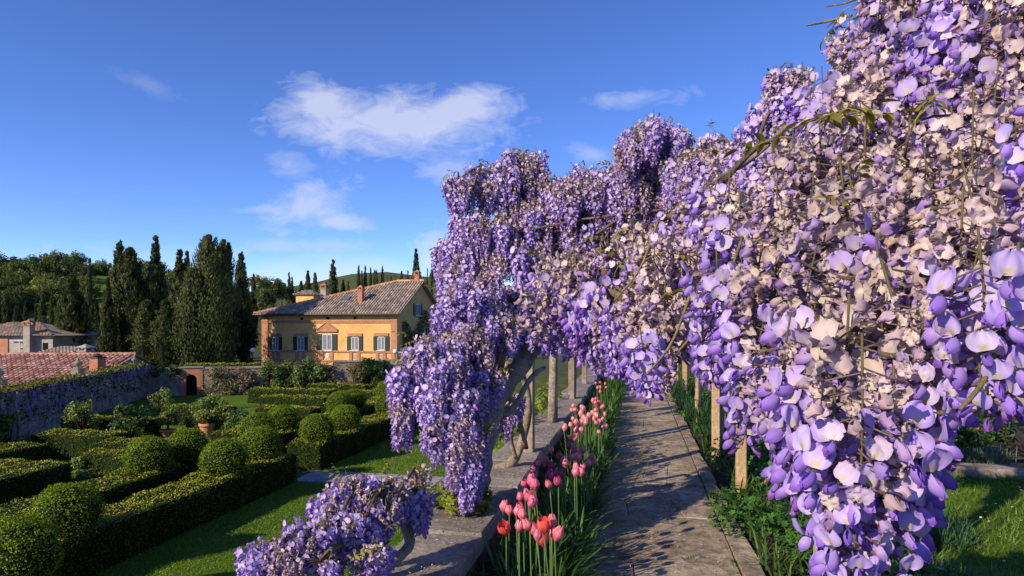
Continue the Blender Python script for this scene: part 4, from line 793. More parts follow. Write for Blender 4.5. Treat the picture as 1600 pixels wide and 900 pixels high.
c = pix(134, 552, 51.5)-off; chimney(rf, c[0], c[1], c[2]-.6, c[2]+.15, .75, 'grey_pl', 'grey_pl')
# --- grey house with hipped roof
hp = pix(44, 555, 62); HA = tag(empty('grey_house', (hp[0], hp[1], -6), TH-.05), 'grey plastered house with hipped tile roof and tall wall chimney', 'house'); zb_ = -6; S6 = 62/FPX
hx = lambda px: (px-44)*S6; hz = lambda py: EYE+(HY-py)*S6-zb_
x0, x1 = hx(-70), hx(84); mb = MB(); box(mb, x0, x1, 0, 6.5, 0, hz(525)); mb.build('wall', M['grey_pl'], HA)
mb = MB(); a, b, zE, zR = x0-.5, x1+.55, hz(524.5), hz(504); V = [(a, -.5, zE), (b, -.5, zE), (b, 7, zE), (a, 7, zE), (a+3.2, 3.2, zR), (hx(22), 3.2, zR)]; mb.add(V, [(0, 1, 5, 4), (1, 2, 5), (2, 3, 4, 5), (3, 0, 4), (3, 2, 1, 0)], (.8, .75, .7)); hr = mb.build('roof', M['tile'], HA)
u3 = np.array([0, 3.7, zR-zE]); l3 = np.linalg.norm(u3); u3 /= l3; mb = MB(); LA = b-a; tiles(mb, (a, -.5, zE+.01), (1, 0, 0), u3, (0, -u3[2], u3[1]), LA, lambda s_: l3*min(1, (LA-s_)/(b-hx(22)), s_/3.2), .32, .45, TC+((1.4, .8, .6),)); tag(mb.build('roof_tiles', M['tile'], hr), kind='stuff')
chimney(HA, hx(50), -.33, 0, hz(509), .66, 'grey_pl', 'brick')
for (px, py, w_, h_) in ((72, 541, .5, .7),): mb = MB(); x, z = hx(px), hz(py); box(mb, x-w_/2, x+w_/2, -.05, .1, z-h_/2, z+h_/2); mb.build('window', M['dark'], HA)
mb = MB(); box(mb, hx(-14), hx(12), -.08, -.003, 0, hz(528)); mb.build('quoin', M['terra'], HA)
mb = MB(); z = hz(533); x = hx(33); box(mb, x-.04, x+.04, -.25, -.17, hz(560), z+.05); box(mb, hx(17), hx(46), -.25, -.17, z, z+.09); box(mb, hx(27), hx(46), -.25, -.17, hz(543), hz(543)+.06); mb.build('drying_pole', M['whitewood'], HA)
mb = MB(); x, z = hx(34), hz(512); tube(mb, [(x, 2.5, z-.3), (x, 2.5, z+1.2)], .03, 5, 2)
for k, wd in ((1.15, 1.1), (.8, .8), (.5, .5)): tube(mb, [(x-wd/2, 2.5, z+k), (x+wd/2, 2.5, z+k)], .02, 4, 2)
mb.build('antenna', M['iron'], hr)
p = pix(92, 560, 57); ls = tag(empty('lean_to', (p[0], p[1], -6), TH), 'small lean-to with reddish grey tiles beside the grey house', 'lean-to'); mb = MB(); h = EYE+(HY-549)*57/FPX+6; box(mb, -1.3, 1.3, 0, 2.4, 0, h-.1); mb.build('wall', M['grey_pl'], ls)
mb = MB(); mb.add([(-1.6, -.4, h-.1), (1.6, -.4, h-.1), (1.6, 2.6, h+.3), (-1.6, 2.6, h+.3)], [(0, 1, 2, 3)]); rf2 = mb.build('roof', M['redtile'], ls); u4 = np.array([0, 3, .4]); u4 /= np.linalg.norm(u4); mb = MB(); tiles(mb, (-1.6, -.4, h-.095), (1, 0, 0), u4, (0, -u4[2], u4[1]), 3.2, lambda s_: 3.0, .32, .45, TC); tag(mb.build('roof_tiles', M['tile'], rf2), kind='stuff')
# ------------------------------------------------------------ trees
def cyp_mesh(h, r, seed, n=7000, tip=1.0, full=.28, wob=.1):
    """cypress crown: upright sprays in tufts on a spindle body"""
    r_ = np.random.default_rng(seed); nt_ = 190; zt = np.sort(r_.random(nt_)**.85); a = r_.uniform(0, 6.28, nt_); pr = lambda z: r*(np.clip(z/full, 0, 1)**.45)*(np.clip((1-z)/(1-full), 0, 1)**(.86*tip))+.02
    lump = 1+wob*r_.normal(size=nt_); cen = np.stack([pr(zt)*.86*lump*np.cos(a), pr(zt)*.86*lump*np.sin(a), zt*h], 1)
    ci = r_.integers(nt_, size=n); d = r_.normal(size=(n, 3)); d /= np.linalg.norm(d, axis=1, keepdims=True); s_ = .24*r*(.08+pr(zt[ci])/r)
    P = cen[ci]+d*np.stack([s_, s_, s_*2.4], 1)*(r_.random((n, 1))**.4)*1.15; P[:, 2] = np.clip(P[:, 2], 0, h*1.0)
    out = P*np.array([1, 1, 0]); out /= np.linalg.norm(out, axis=1, keepdims=True)+1e-6
    up_ = out*.35+np.array([0, 0, 1.0])+r_.normal(size=(n, 3))*.28; up_ /= np.linalg.norm(up_, axis=1, keepdims=True)
    y = np.cross(up_, out+r_.normal(size=(n, 3))*.35); y /= np.linalg.norm(y, axis=1, keepdims=True)+1e-6; x = np.cross(y, up_); Mx = np.stack([y, x, up_], 2)*(.030*h*r_.uniform(.6, 1.2, n)**1)[:, None, None]*np.array([1.0, 1.0, .85])
    tone = (.7+.5*r_.random(nt_))[ci]; c = leafcol(n, (.072, .088, .026), .2, .1)*tone[:, None]
    mb = MB(); scatter(mb, SPRAY_V, SPRAY_F, Mx, P, c)
    zs = np.linspace(0, .97, 12); lathe(mb, [(float(pr(np.array(q)))*.74, q*h) for q in zs]+[(0, h*.985)], 10, C=(.012, .017, .006)); return mb.mesh('crown', M['cyp'])
CY = [cyp_mesh(10, 1.0, 1), cyp_mesh(10, 1.0, 2, tip=1.15, full=.35), cyp_mesh(10, 1.0, 3, tip=.85, full=.22), cyp_mesh(10, 1.0, 4, tip=.7, full=.4, wob=.16)]
BIGC = [cyp_mesh(10, 2.3, 11, 15000, .72, .3, .12), cyp_mesh(10, 1.9, 12, 11000, .6, .3, .12)]
mb = MB(); tube(mb, [(0, 0, -.6), (0, 0, .5), (0, 0, 3)], [.22, .17, .1], 8, 6); CTR = mb.mesh('trunk', M['trunk'])
def cypress(px, ytop, wpx, D, lab, grp, k=None, big=None, zb=None):
    p = pix(px, ytop, D); z0 = float(hillz(np.array([[p[0], p[1]]]))[0]) if zb is None else zb; h = p[2]-z0; root = tag(empty('cypress', (p[0], p[1], z0)), lab, 'cypress tree', grp)
    me, rr_ = (BIGC[big], (2.3, 1.9)[big]) if big is not None else (CY[k if k is not None else int(rng.integers(4))], 1.0); o = link('crown', me, root); s_ = wpx*D/FPX/2/rr_; o.scale = (s_, s_, h/10*.985); o.location = (0, 0, h*.012); o.rotation_euler = (rng.normal()*.012, rng.normal()*.012, rng.uniform(0, 6.28))
    t = link('trunk', CTR, root); t.scale = (max(.6, s_), max(.6, s_), h/10)
for a in [(189, 379, 40, 66, 'tall cypress with blunt tip, directly behind the red roof end', None, 2), (206, 390, 50, 62, 'broad cypress overlapping its taller blunt-tipped neighbour', None, 3), (240, 369, 36, 63, 'tallest slender cypress of the group between roof and villa', None, 1), (281, 393, 40, 58, 'yellowish cypress leaning on the massive clump', None, 0), (292, 393, 26, 62, 'thin cypress tip just behind the yellowish cypress', None, 1),
          (378, 396, 34, 66, 'tall dark cypress standing between massive clump and villa roof', None, 2), (136, 404, 18, 72, 'narrow dark cypress over the grey house corner', None, 1), (114, 432, 46, 66, 'wide cypress beside the narrow dark one', None, 3), (166, 436, 28, 60, 'slanting slim cypress behind the red roof', None, 0), (255, 424, 26, 68, 'short cypress between the slender one and the massive clump', None, 2), (152, 461, 26, 74, 'small dark cypress behind the slanting slim one', None, 1), (228, 470, 40, 56, 'low cypress at the foot of the slender tallest one', None, 3), (258, 470, 40, 54, 'bushy low cypress in front of the massive clump', None, 3)]: cypress(*a)
cypress(331, 371, 88, 55.8, 'massive multi-stemmed cypress clump towering beside the villa', None, big=0); cypress(350, 377, 48, 57.2, 'dark cypress half merged with the massive clump', None, big=1); cypress(303, 420, 62, 54.6, 'broad sunlit cypress skirt on the sunny side of the massive clump', None, big=1)
for (px, y, w_) in ((9, 461, 22), (34, 449, 17), (65, 461, 17), (79, 466, 14), (39, 474, 12), (56, 480, 12), (-6, 455, 18), (92, 470, 18), (102, 462, 16), (24, 478, 14)): cypress(px, y, w_, rng.uniform(74, 84), 'small cypress in the row behind the grey house', 'cypresses behind the grey house')
for (px, y, w_) in ((520, 407, 20), (481, 423, 17), (495, 427, 11), (557, 415, 9), (564, 423, 8), (571, 417, 10), (579, 420, 9), (585, 423, 10), (591, 423, 9), (598, 417, 10), (536, 437, 14), (628, 424, 11), (637, 424, 9), (652, 389, 18), (663, 421, 7), (673, 413, 6), (452, 427, 11), (457, 433, 10), (411, 453, 12), (397, 429, 12), (470, 440, 12), (545, 440, 10), (610, 432, 9), (509, 440, 10)):
    lab = {520: 'thick blunt cypress above the villa hip ridge', 652: 'tallest cypress above the villa gable end', 481: 'stout cypress behind the grey villa chimney'}.get(px, 'distant cypress in the line behind the villa roof'); cypress(px, y, w_*1.15, rng.uniform(100, 125), lab, None if px in (520, 652, 481) else 'cypresses lined up behind the villa')
def tree_mesh(seed, base, n=3000, flat=.8):
    r_ = np.random.default_rng(seed); k = 34; d = r_.normal(size=(k, 3)); d /= np.linalg.norm(d, axis=1, keepdims=True); cs = d*np.array([1, 1, flat])*(.35+.5*r_.random((k, 1)))+[0, 0, 1.25]; rad = r_.uniform(.16, .34, k)
    ci = r_.integers(k, size=n); e = r_.normal(size=(n, 3)); e /= np.linalg.norm(e, axis=1, keepdims=True); P = cs[ci]+e*(rad[ci]*r_.random(n)**.3)[:, None]
    tone = (.75+.5*r_.random(k))[ci]; mb = MB(); scatter(mb, LEAF_V, LEAF_F, frame_from(e+r_.normal(size=(n, 3))*.5)*(.115*r_.uniform(.6, 1.3, n))[:, None, None], P, leafcol(n, base, .2, .14)*tone[:, None]); cr = mb.mesh('crown', M['leaf'])
    mb = MB(); tube(mb, [(0, 0, -.1), (.02, 0, .5), (0, .03, 1.1)], [.075, .05, .03], 7, 6)
    for q in cs[:12]: tube(mb, [(0, 0, .55), q*.5+[0, 0, .45], q], [.03, .008], 5, 4)
    return cr, mb.mesh('trunk', M['trunk'])
TR = [tree_mesh(21, (.11, .14, .027)), tree_mesh(22, (.08, .11, .024)), tree_mesh(23, (.16, .18, .035), flat=.7), tree_mesh(24, (.045, .065, .018))]
def tree(x, y, z, s_, k, lab, grp, sz=1.0, nm='woodland_tree'):
    root = tag(empty(nm, (x, y, z)), lab, 'tree', grp)
    for q, nme in ((0, 'crown'), (1, 'trunk')): o = link(nme, TR[k][q], root); o.scale = (s_, s_, s_*sz)
    root.rotation_euler = (0, 0, rng.uniform(0, 6.28))
WL = ('light green tree in the wood on the hillside', 'mid green tree in the wood on the hillside', 'yellow-green spring tree in the wood on the hillside', 'dark green tree in the wood on the hillside')
cnt = 0
for row, (r0, npx) in enumerate(((232, 40), (214, 36), (196, 34), (176, 32), (156, 30), (136, 28), (116, 26))):
    for px in np.linspace(-190, 330, npx):
        px = px+rng.normal()*7; D = r0+rng.normal()*5; p = pix(px, 500, D)
        if 135 < px < 212 and 120 < D < 205: continue
        z = float(hillz(np.array([[p[0], p[1]]]))[0]); k = int(rng.choice([0, 1, 2, 3], p=[.27, .3, .11, .32])); tree(p[0], p[1], z-2.3, rng.uniform(2.7, 4.1), k, WL[k], 'hillside wood, '+WL[k].split(' tree')[0]+' trees', rng.uniform(.95, 1.25))
for (px, y, D, s_, k) in ((404, 424, 120, 2.7, 0), (427, 430, 130, 3.2, 1), (440, 432, 105, 2.4, 3), (690, 410, 110, 2.6, 3), (415, 445, 110, 2.6, 1), (465, 447, 120, 2.2, 0), (500, 452, 140, 2.6, 1), (360, 440, 115, 3.2, 0), (345, 452, 105, 3, 1), (385, 445, 100, 2.6, 3)):
    p = pix(px, y, D); tree(p[0], p[1], p[2]-2.1*s_, s_, k, {404: 'round light green tree beside the tall dark cypress', 690: 'dark umbrella-shaped pine beyond the villa gable'}.get(px, 'broadleaf tree among the cypresses beyond the villa'), None if px in (404, 690) else 'broadleaf trees beyond the villa')
bush('round_evergreen', tuple(cf(-25.0, 58.5, -2.6)), 1.15, 1.2, 5.6, 3000, .26, (.022, .04, .012), 'dark rounded evergreen between the cypress clump and villa corner', 'evergreen', clumps=30, mat='cyp')
# ------------------------------------------------------------ pergola
def beam(A, B, w_, h_, name, mat, parent, twist=0.0):
    A, B = np.asarray(A, float), np.asarray(B, float); t = (B-A)/np.linalg.norm(B-A); ref = np.array([0, 0, 1.]) if abs(t[2]) < .9 else np.array([1., 0, 0]); s_ = np.cross(t, ref); s_ /= np.linalg.norm(s_); u = np.cross(s_, t); V = []
    ch = min(w_, h_)*.09; ring = [(-w_/2+ch, -h_/2), (w_/2-ch, -h_/2), (w_/2, -h_/2+ch), (w_/2, h_/2-ch), (w_/2-ch, h_/2), (-w_/2+ch, h_/2), (-w_/2, h_/2-ch), (-w_/2, -h_/2+ch)]
    for k in range(5): c = A+(B-A)*k/4; V += [c+s_*(a+rng.normal()*.0015)+u*(b+rng.normal()*.0015) for a, b in ring]
    F = [(k*8+j, k*8+(j+1) % 8, (k+1)*8+(j+1) % 8, (k+1)*8+j) for k in range(4) for j in range(8)]+[tuple(range(8))[::-1], tuple(32+j for j in range(8))]; mb = MB(); mb.add(V, F); return mb.build(name, M[mat], parent)
pg = tag(empty('pergola', (0, 0, 0)), 'timber pergola over the terrace path carrying the wisteria', 'pergola')
for (y, x, mt_, w_) in ((5.14, -.87, 'wood', .085), (6.85, -.885, 'wood', .085), (9.0, -.9, 'wood', .085), (11.3, -.9, 'wood', .085), (13.8, -.9, 'wood', .085)): beam((x, y, WT-.02), (x+rng.normal()*.01, y, 2.2), w_, w_, 'post', mt_, pg)
for (y, x) in ((3.17, .87), (5.5, .865), (6.98, .84), (9.2, .87), (11.6, .87), (14.0, .87), (.7, .95)): beam((x, y, -.1), (x+rng.normal()*.01, y, 2.2), .082, .082, 'post', 'newwood', pg)
beam((-.87, 4.5, 2.24), (-.9, 14.2, 2.24), .08, .10, 'side_beam', 'wood', pg); beam((.95, .3, 2.24), (.87, 14.4, 2.24), .08, .10, 'side_beam', 'wood', pg)
for k, y in enumerate((5.3, 6.1, 7.0, 8.0, 9.0, 10.2, 11.4, 12.6, 13.8)): beam((-1.15, y+.35, 2.33), (1.1, y-.35, 2.33), .06, .08, 'rafter', 'wood', pg)
beam((-.1, 5.1, 2.2), (1.15, 3.15, 2.2), .06, .085, 'rafter', 'rust', pg); beam((.9, .9, 2.33), (1.2, .2, 2.33), .06, .09, 'rafter', 'rust', pg)
for (y0, y1) in ((5.14, 6.85), (6.85, 9.0)): beam((-.78, y0, 2.1), (-.83, y1, 2.1), .04, .06, 'rail', 'wood', pg)
fr = tag(empty('rail_fence', (0, 0, 0)), 'tan timber rail on short posts at the border past the daisy lawn', 'fence'); beam((2.25, 6.2, .70), (6.2, 7.0, .70), .05, .11, 'rail', 'newwood', fr)
for (x, y) in ((2.3, 6.28), (6.0, 7.03)): beam((x, y, -.1), (x, y, .82), .08, .08, 'post', 'newwood', fr)
# ------------------------------------------------------------ wisteria flowers
LILAC, PALE, VIOLET, DEEP, MAG, TAN, TAN2, YEL = (.47, .345, .74), (.69, .60, .80), (.29, .145, .63), (.16, .055, .47), (.30, .04, .34), (.69, .57, .40), (.54, .42, .27), (.55, .50, .08)
def petal(nu, nv, wd, ht, fn, col):
    V, C = [], []
    for iv in range(nv):
        v = iv/(nv-1); hw = wd/2*math.sqrt(max(0, 1-(1-2*min(.995, .06+.92*v))**2))**.85
        for iu in range(nu): u = iu/(nu-1)*2-1; V.append(fn(u*hw, v*ht, u, v)); C.append(col(u, v))
    return np.array(V), [(a*nu+b, a*nu+b+1, (a+1)*nu+b+1, (a+1)*nu+b) for a in range(nv-1) for b in range(nu-1)], np.clip(np.array(C), 0.01, 1)
def mixc(a, b, t): t = min(1, max(0, t)); return np.array(a)*(1-t)+np.array(b)*t
def floret(r_, age, hi=True, bud=0.0, fine=False):
    """one pea flower: broad banner above, two wings and a keel below; x side, y up, z outwards, sizes in metres. age 0 fresh .. 1 withered"""
    mb = MB(); cm = .01; wv = age*.15*cm; nz = lambda: r_.normal()*wv
    hue = r_.normal()*.05; ban = mixc(mixc(LILAC, PALE, r_.random()*.8 if hi else .35+.65*r_.random()), mixc(TAN, LILAC, r_.random()*.28), max(0, age*1.35-.15)); wing = mixc(mixc(VIOLET, LILAC, r_.random()*.6 if hi else .3+.6*r_.random()), mixc(TAN2, VIOLET, r_.random()*.75), max(0, age*1.2-.2)); ban = ban*(1+hue)
    if bud < .75:
        op = 1-bud; wd, ht = (2.75-.5*age)*cm*(.55+.45*op), (2.1-.3*age)*cm; rx = r_.uniform(.6, 1.5); tilt = r_.uniform(-.6, .5)-.5*bud-.35*age; cup = r_.uniform(.3, .9)*(1 if r_.random() < .7 else -.9)+age*r_.uniform(-.9, 1.1); fold = age*r_.uniform(.1, .5); ph1, ph2 = r_.uniform(2.5, 5.5), r_.uniform(0, 6)
        def fn(x, y, u, v):
            z = .45*cm+tilt*y*-1.0*.55-.32*cm*rx*(v*v)*1.0+(abs(u)**2)*(.34*cm*cup)*(1 if bud < .4 else 1.5)-.16*cm*(1-abs(u))*v+ ((.12*cm*math.sin(u*ph1+v*4+ph2)+.10*cm*v*math.sin(u*9+ph2)) if age < .3 else 0)
            return (x*(1-.12*abs(cup*u))*(1-fold)+nz()*.6, .15*cm+y*.93*(1-.5*fold*v)-.22*cm*max(0, 1-abs(u)*2.2)*v**4+nz()*.6, z+fold*cm*(1.1*v*v+.35*math.sin(u*6+v*3))+nz())
        def cl(u, v):
            c = mixc(mixc(ban, PALE, .6*(1-abs(u))*(1-v)), ban*np.array([.82, .78, .95]), .9*max(v*v, abs(u)**3))*(1+(.05*math.sin(u*23+v*3) if fine else 0)); return mixc(c, mixc(YEL, TAN, age), max(0, 1-((u*.9)**2*6+((v-.16)/.17)**2))*.95)
        mb.add(*petal(13 if fine else (7 if hi else 3), 10 if fine else (6 if hi else 3), wd, ht, fn, cl))
    ln = (1.95-.3*age)*cm*r_.uniform(.85, 1.1); dn = r_.uniform(.35, .95)
    dv = np.array([0, -math.sin(dn), math.cos(dn)]); uv = np.array([0, math.cos(dn), math.sin(dn)]); tipc = mixc(DEEP, MAG, bud+.2*r_.random())
    for sg in (-1, 1):
        sp = r_.uniform(.2, .6) if bud < .5 else .12
        def fw(x, y, u, v):
            q = dv*(y+.35*cm)+uv*(x*1.0-.05*cm)+np.array([sg, 0, 0])*(.36*cm*math.sin(math.pi*min(1, v*.9+.08))*(1+sp*v)-.28*cm*abs(u)**2+.02*cm); return q+np.array([nz(), nz(), nz()])
        mb.add(*petal(4 if hi else 3, 5 if hi else 3, (1.12-.25*age)*cm, ln, fw, lambda u, v: mixc(mixc(wing, PALE, .28*(1-v)), tipc if age < .5 else wing, v*v*.55+bud*.4)))
    if hi:
        def fk(x, y, u, v): q = dv*(y+.3*cm)+uv*(-.25*cm+abs(u)*.22*cm+.1*cm*v)+np.array([1., 0, 0])*x*.8; return q
        mb.add(*petal(4, 4, .55*cm, ln*.85, fk, lambda u, v: mixc(wing, DEEP, .6) if age < .5 else wing*.8))
    cx = mixc((.10, .05, .12), (.16, .13, .05), r_.random())                      # calyx and stalk
    tube(mb, [(0, .05*cm, -1.1*cm), (0, .08*cm, -.2*cm)], [.07*cm, .08*cm], 3 if not hi else 5, 2, mixc((.14, .13, .04), (.2, .1, .16), r_.random()), cap=False)
    lathe(mb, [(.06*cm, -.25*cm), (.24*cm, .12*cm), (.28*cm, .42*cm)], 4 if not hi else 6, (0, .05*cm, 0), cx); return mb
def spots(r_, L_, n, r0):
    """where florets sit on a raceme of length L_: list of (t, position, matrix)"""
    out = []
    for k in range(n):
        t = ((k+.5)/n)**.92; a = k*2.39996+r_.normal()*.35; rad = r0*(1-.72*t**1.4)*r_.uniform(.72, 1.1); o = np.array([math.cos(a), math.sin(a), r_.uniform(-.35, .35)-.25*t]); o /= np.linalg.norm(o)
        up_ = np.array([0, 0, 1.])+r_.normal(size=3)*.28; s_ = np.cross(up_, o); s_ /= np.linalg.norm(s_); u = np.cross(o, s_); sc_ = (1.0-.35*t**2)*r_.uniform(.85, 1.12)
        out.append((t, np.array([rad*math.cos(a)*.62, rad*math.sin(a)*.62, -.012-L_*t*.96]), np.stack([s_, u, o], 1)*sc_, rad))
    return out
def rachis(L_, r_):
    mb = MB(); w_ = r_.normal(size=(3, 2))*.006; tube(mb, [(0, 0, .02), (w_[0, 0], w_[0, 1], -L_*.35), (w_[1, 0], w_[1, 1], -L_*.7), (0, 0, -L_)], [.0011, .0010, .0006], 6, 9, (.15, .13, .05)); return mb
STYLE = {'fresh': (lambda t: .0), 'mixed': (lambda t: .95 if t < .45 else (.4 if t < .58 else 0)), 'old': (lambda t: 1.0 if t < .75 else .35), 'pale': (lambda t: .3 if t < .6 else 0)}
def age_of(style, t, r_): return float(np.clip(STYLE[style](t+r_.normal()*.14)+r_.normal()*.08, 0, 1))
def raceme_mesh(seed, L_, n, style, hi, r0=.047):
    r_ = np.random.default_rng(seed); mb = rachis(L_, r_)
    for (t, p, Mx, rad) in spots(r_, L_, n, r0):
        bud = max(0, (t-.80)/.2)*r_.random() if style in ('fresh', 'mixed', 'pale') else 0
        f = floret(r_, age_of(style, t, r_), hi, bud)
        for v, fc, c, mi in zip(f.v, f.f, f.c, f.mi): pass
        off_ = mb.n
        for v, c in zip(f.v, f.c): mb.v.append(v @ Mx.T+p); mb.c.append(c)
        for fc, mi in zip(f.f, f.mi): mb.f.append(fc+off_); mb.mi.append(mi)
        mb.n += f.n
        st_ = MB(); tube(st_, [(0, 0, p[2]+.008), p*np.array([.9, .9, 1])], .0008, 3, 2, (.2, .16, .12), cap=False)
        mb.v += st_.v; mb.c += st_.c; mb.f += [q+mb.n for q in st_.f]; mb.mi += st_.mi; mb.n += st_.n
    return mb.mesh('raceme', M['petal'], True)
RM = {}
sd = 100
for style, nv in (('fresh', 3), ('mixed', 3), ('old', 3), ('pale', 2)):
    for hi in (True, False):
        for Lk, L_, n in (('long', .25, 82), ('mid', .17, 60), ('short', .11, 42)):
            RM[style, hi, Lk] = [raceme_mesh(sd+q*7+int(L_*1000)+hi, L_, n, style, hi) for q in range(nv if Lk != 'short' else 2)]
            sd += 50
# single flowers for the racemes that hang right beside the camera
FL = {}
for key, ages, bud in (('fresh', (0., .05), 0.), ('half', (.4, .5), 0.), ('dry', (.9, 1.), 0.), ('bud', (0., .1), .85)):
    FL[key] = [floret(np.random.default_rng(500+q*3+len(key)), rng.uniform(*ages), True, bud, True).mesh('flower', M['petal'], True) for q in range(10)]
def pick_style(py, px=0, bias=None):
    p = bias or (.38, .34, .12, .16); return ('fresh', 'mixed', 'old', 'pale')[rng.choice(4, p=np.array(p)/sum(p))]
def add_raceme(root, P, L_, style, hi, tilt=.13, scale=1.0):
    Lk, L0 = ('long', .25) if L_ > .205 else (('mid', .17) if L_ > .135 else ('short', .11)); me = RM[style, hi, Lk]; o = link('raceme', me[int(rng.integers(len(me)))], root, P-ROOT[root.name]); s_ = L_/L0; s_ = scale*min(1.18, max(.75, s_)); o.scale = (s_*rng.uniform(.95, 1.1), s_*rng.uniform(.95, 1.1), s_)
    o.rotation_euler = (rng.normal()*tilt, rng.normal()*tilt, rng.uniform(0, 6.28)); return o
ROOT = {}; LASTC = {}; NM = 1.06
def vine_root(name, P, lab, top=None): r_ = tag(empty(name, P), lab, 'wisteria', 'wisteria vines of the pergola terrace'); ROOT[r_.name] = np.array(P, float); LASTC[r_.name] = np.array(P, float)+np.array(top if top is not None else (0, 0, 2.0)); return r_
def leaf_spray_mesh(seed, n=7):
    r_ = np.random.default_rng(seed); mb = MB(); L_ = .16; tube(mb, [(0, 0, 0), (.3*L_, 0, .12*L_), (L_, 0, .02*L_)], [.0016, .0009], 4, 6, (.35, .33, .06))
    for k in range(n):
        t = .25+.75*(k//2)/(n//2); sg = 1 if k % 2 else -1
        if k == n-1: dr_ = np.array([1, 0, -.1])
        else: dr_ = np.array([.55, sg*.8, r_.normal()*.25-.15])
        dr_ /= np.linalg.norm(dr_); sd_ = np.cross([0, 0, 1.], dr_); sd_ /= np.linalg.norm(sd_); up_ = np.cross(dr_, sd_); b0 = np.array([t*L_, 0, .1*L_]); ll = .05*r_.uniform(.7, 1.15); V = []
        for v, w_ in ((0, .1), (.25, .8), (.5, 1), (.78, .62), (1, .05)):
            for u in (-1, 0, 1): V.append(b0+dr_*ll*v+sd_*u*w_*.011+up_*(abs(u)*w_*.004-.012*v*v))
        mb.add(V, [(a*3+b, a*3+b+1, a*3+b+4, a*3+b+3) for a in range(4) for b in range(2)], mixc((.24, .24, .03), (.16, .12, .03), r_.random()))
    return mb.mesh('leaf_spray', M['leaf'], True)
LS = [leaf_spray_mesh(60+k) for k in range(4)]
def add_leaves(root, P, s_=1.0, rz=None):
    o = link('leaf_spray', LS[int(rng.integers(4))], root, P-ROOT[root.name]); o.scale = (s_,)*3; o.rotation_euler = (rng.normal()*.4, rng.normal()*.5, rng.uniform(0, 6.28) if rz is None else rz)
def dome(root, br, px, py, D, rx, ry, n, hi=False, bias=None, Ls=(.13, .25), ang=(-.15, 1.0), thick=1.0, sc=1.0, leaf=2):
    """a cushion of the vine: racemes hang from points spread over its upper and outer surface"""
    c = pix(px, py, D); s_ = D/FPX; ax, az_ = rx*s_, ry*s_; ay = ax*thick; rt = ROOT[root.name]
    q0 = LASTC.get(root.name, c-[0, 0, .1]); LASTC[root.name] = c; tube(br, [q0-rt, (q0+c)/2-rt+[0, 0, .05 if np.linalg.norm(q0-c) > .3 else .01], c-rt], [.009, .007], 5, 7, (.6, .5, .42)); n = int(n*NM)
    for k in range(n):
        a = rng.uniform(0, 2*math.pi); e = rng.uniform(*ang); q = math.sqrt(max(0, 1-e*e)) if abs(e) < 1 else 0; f = rng.uniform(.55, 1.0)
        P = c+Rv*ax*q*math.cos(a)*f+Fv*ay*q*math.sin(a)*f+Uv*az_*e*f
        add_raceme(root, P, rng.uniform(*Ls), pick_style(py, px, bias), hi, .09, sc*(1.0 if hi else 1.24))
        if k % 3 == 0: mid = (c+P)/2+rng.normal(size=3)*.03; tube(br, [c-rt, mid-rt, P-rt], [.006, .002], 4, 4, (.55, .48, .38))
    for k in range(leaf): e = rng.uniform(.3, 1); a = rng.uniform(0, 6.28); q = math.sqrt(1-e*e); add_leaves(root, c+Rv*ax*q*math.cos(a)+Fv*ay*q*math.sin(a)+Uv*az_*e, rng.uniform(.3, .6))
# --- 1: the old vine on the parapet: twisted trunk, hanging skirts
b1 = ground(742, 788, WT); V1 = vine_root('wisteria_vine', b1, 'old wisteria with thick twisted trunk rooted at the parapet, purple skirts hanging over the lawn', pix(765, 650, 3.85)-b1); R1_ = b1
tr1 = MB(); T = lambda *a: [pix(*q)-R1_ for q in a]
tube(tr1, T((742, 800, 3.66), (752, 720, 3.75), (768, 650, 3.85), (790, 600, 4.0), (822, 555, 4.15), (832, 510, 4.2), (826, 450, 4.25), (818, 380, 4.3), (808, 300, 4.3)), [.075, .062, .058, .062, .066, .055, .045, .035, .02], 12, 60, (1, 1, 1), lump=.22)
tube(tr1, T((735, 795, 3.66), (745, 700, 3.7), (772, 620, 3.9), (782, 540, 4.05), (770, 470, 4.1), (760, 380, 4.1), (750, 300, 4.1)), [.05, .042, .04, .034, .028, .02, .012], 9, 50, (.85, .82, .8), lump=.22)
tube(tr1, T((742, 727, 4.6), (770, 735, 4.62), (800, 722, 4.66), (815, 690, 4.7), (826, 640, 4.6), (818, 590, 4.5), (790, 570, 4.3)), [.045, .042, .036, .03, .026, .024, .02], 9, 30, (1.05, 1, .95), lump=.12)
tube(tr1, T((776, 640, 4.0), (800, 640, 4.2), (812, 660, 4.4), (822, 700, 4.6)), [.022, .018, .018], 7, 14, lump=.12); tube(tr1, T((786, 620, 4.1), (806, 632, 4.3), (798, 680, 4.5), (806, 716, 4.62)), [.02, .016, .015], 7, 14, lump=.12)
tube(tr1, T((770, 655, 3.9), (800, 640, 3.95), (830, 590, 4.1), (850, 575, 4.3)), [.025, .02, .014], 7, 16, lump=.12)
tr1.build('trunk', M['bark'], V1, True)
br1 = MB(); T = lambda *a: [pix(*q)-R1_ for q in a]
for a in (((765, 650, 3.85), (735, 690, 3.7), (715, 640, 3.6), (710, 590, 3.6)), ((765, 650, 3.85), (745, 640, 3.75), (740, 600, 3.7), (748, 560, 3.7)), ((790, 600, 4.0), (760, 575, 3.9), (728, 568, 3.7), (690, 570, 3.6), (650, 580, 3.5)), ((832, 510, 4.2), (800, 470, 4.1), (750, 440, 4.0), (715, 420, 4.0)),
          ((826, 450, 4.25), (850, 400, 4.4), (890, 350, 4.6), (940, 310, 4.8)), ((808, 300, 4.3), (770, 290, 4.2), (735, 285, 4.1), (705, 290, 4.0)), ((770, 470, 4.1), (730, 480, 3.9), (700, 500, 3.8))): tube(br1, T(*a), [.02, .013, .006], 7, 18, (.8, .75, .7), lump=.15)
BI = (.36, .38, .10, .16)
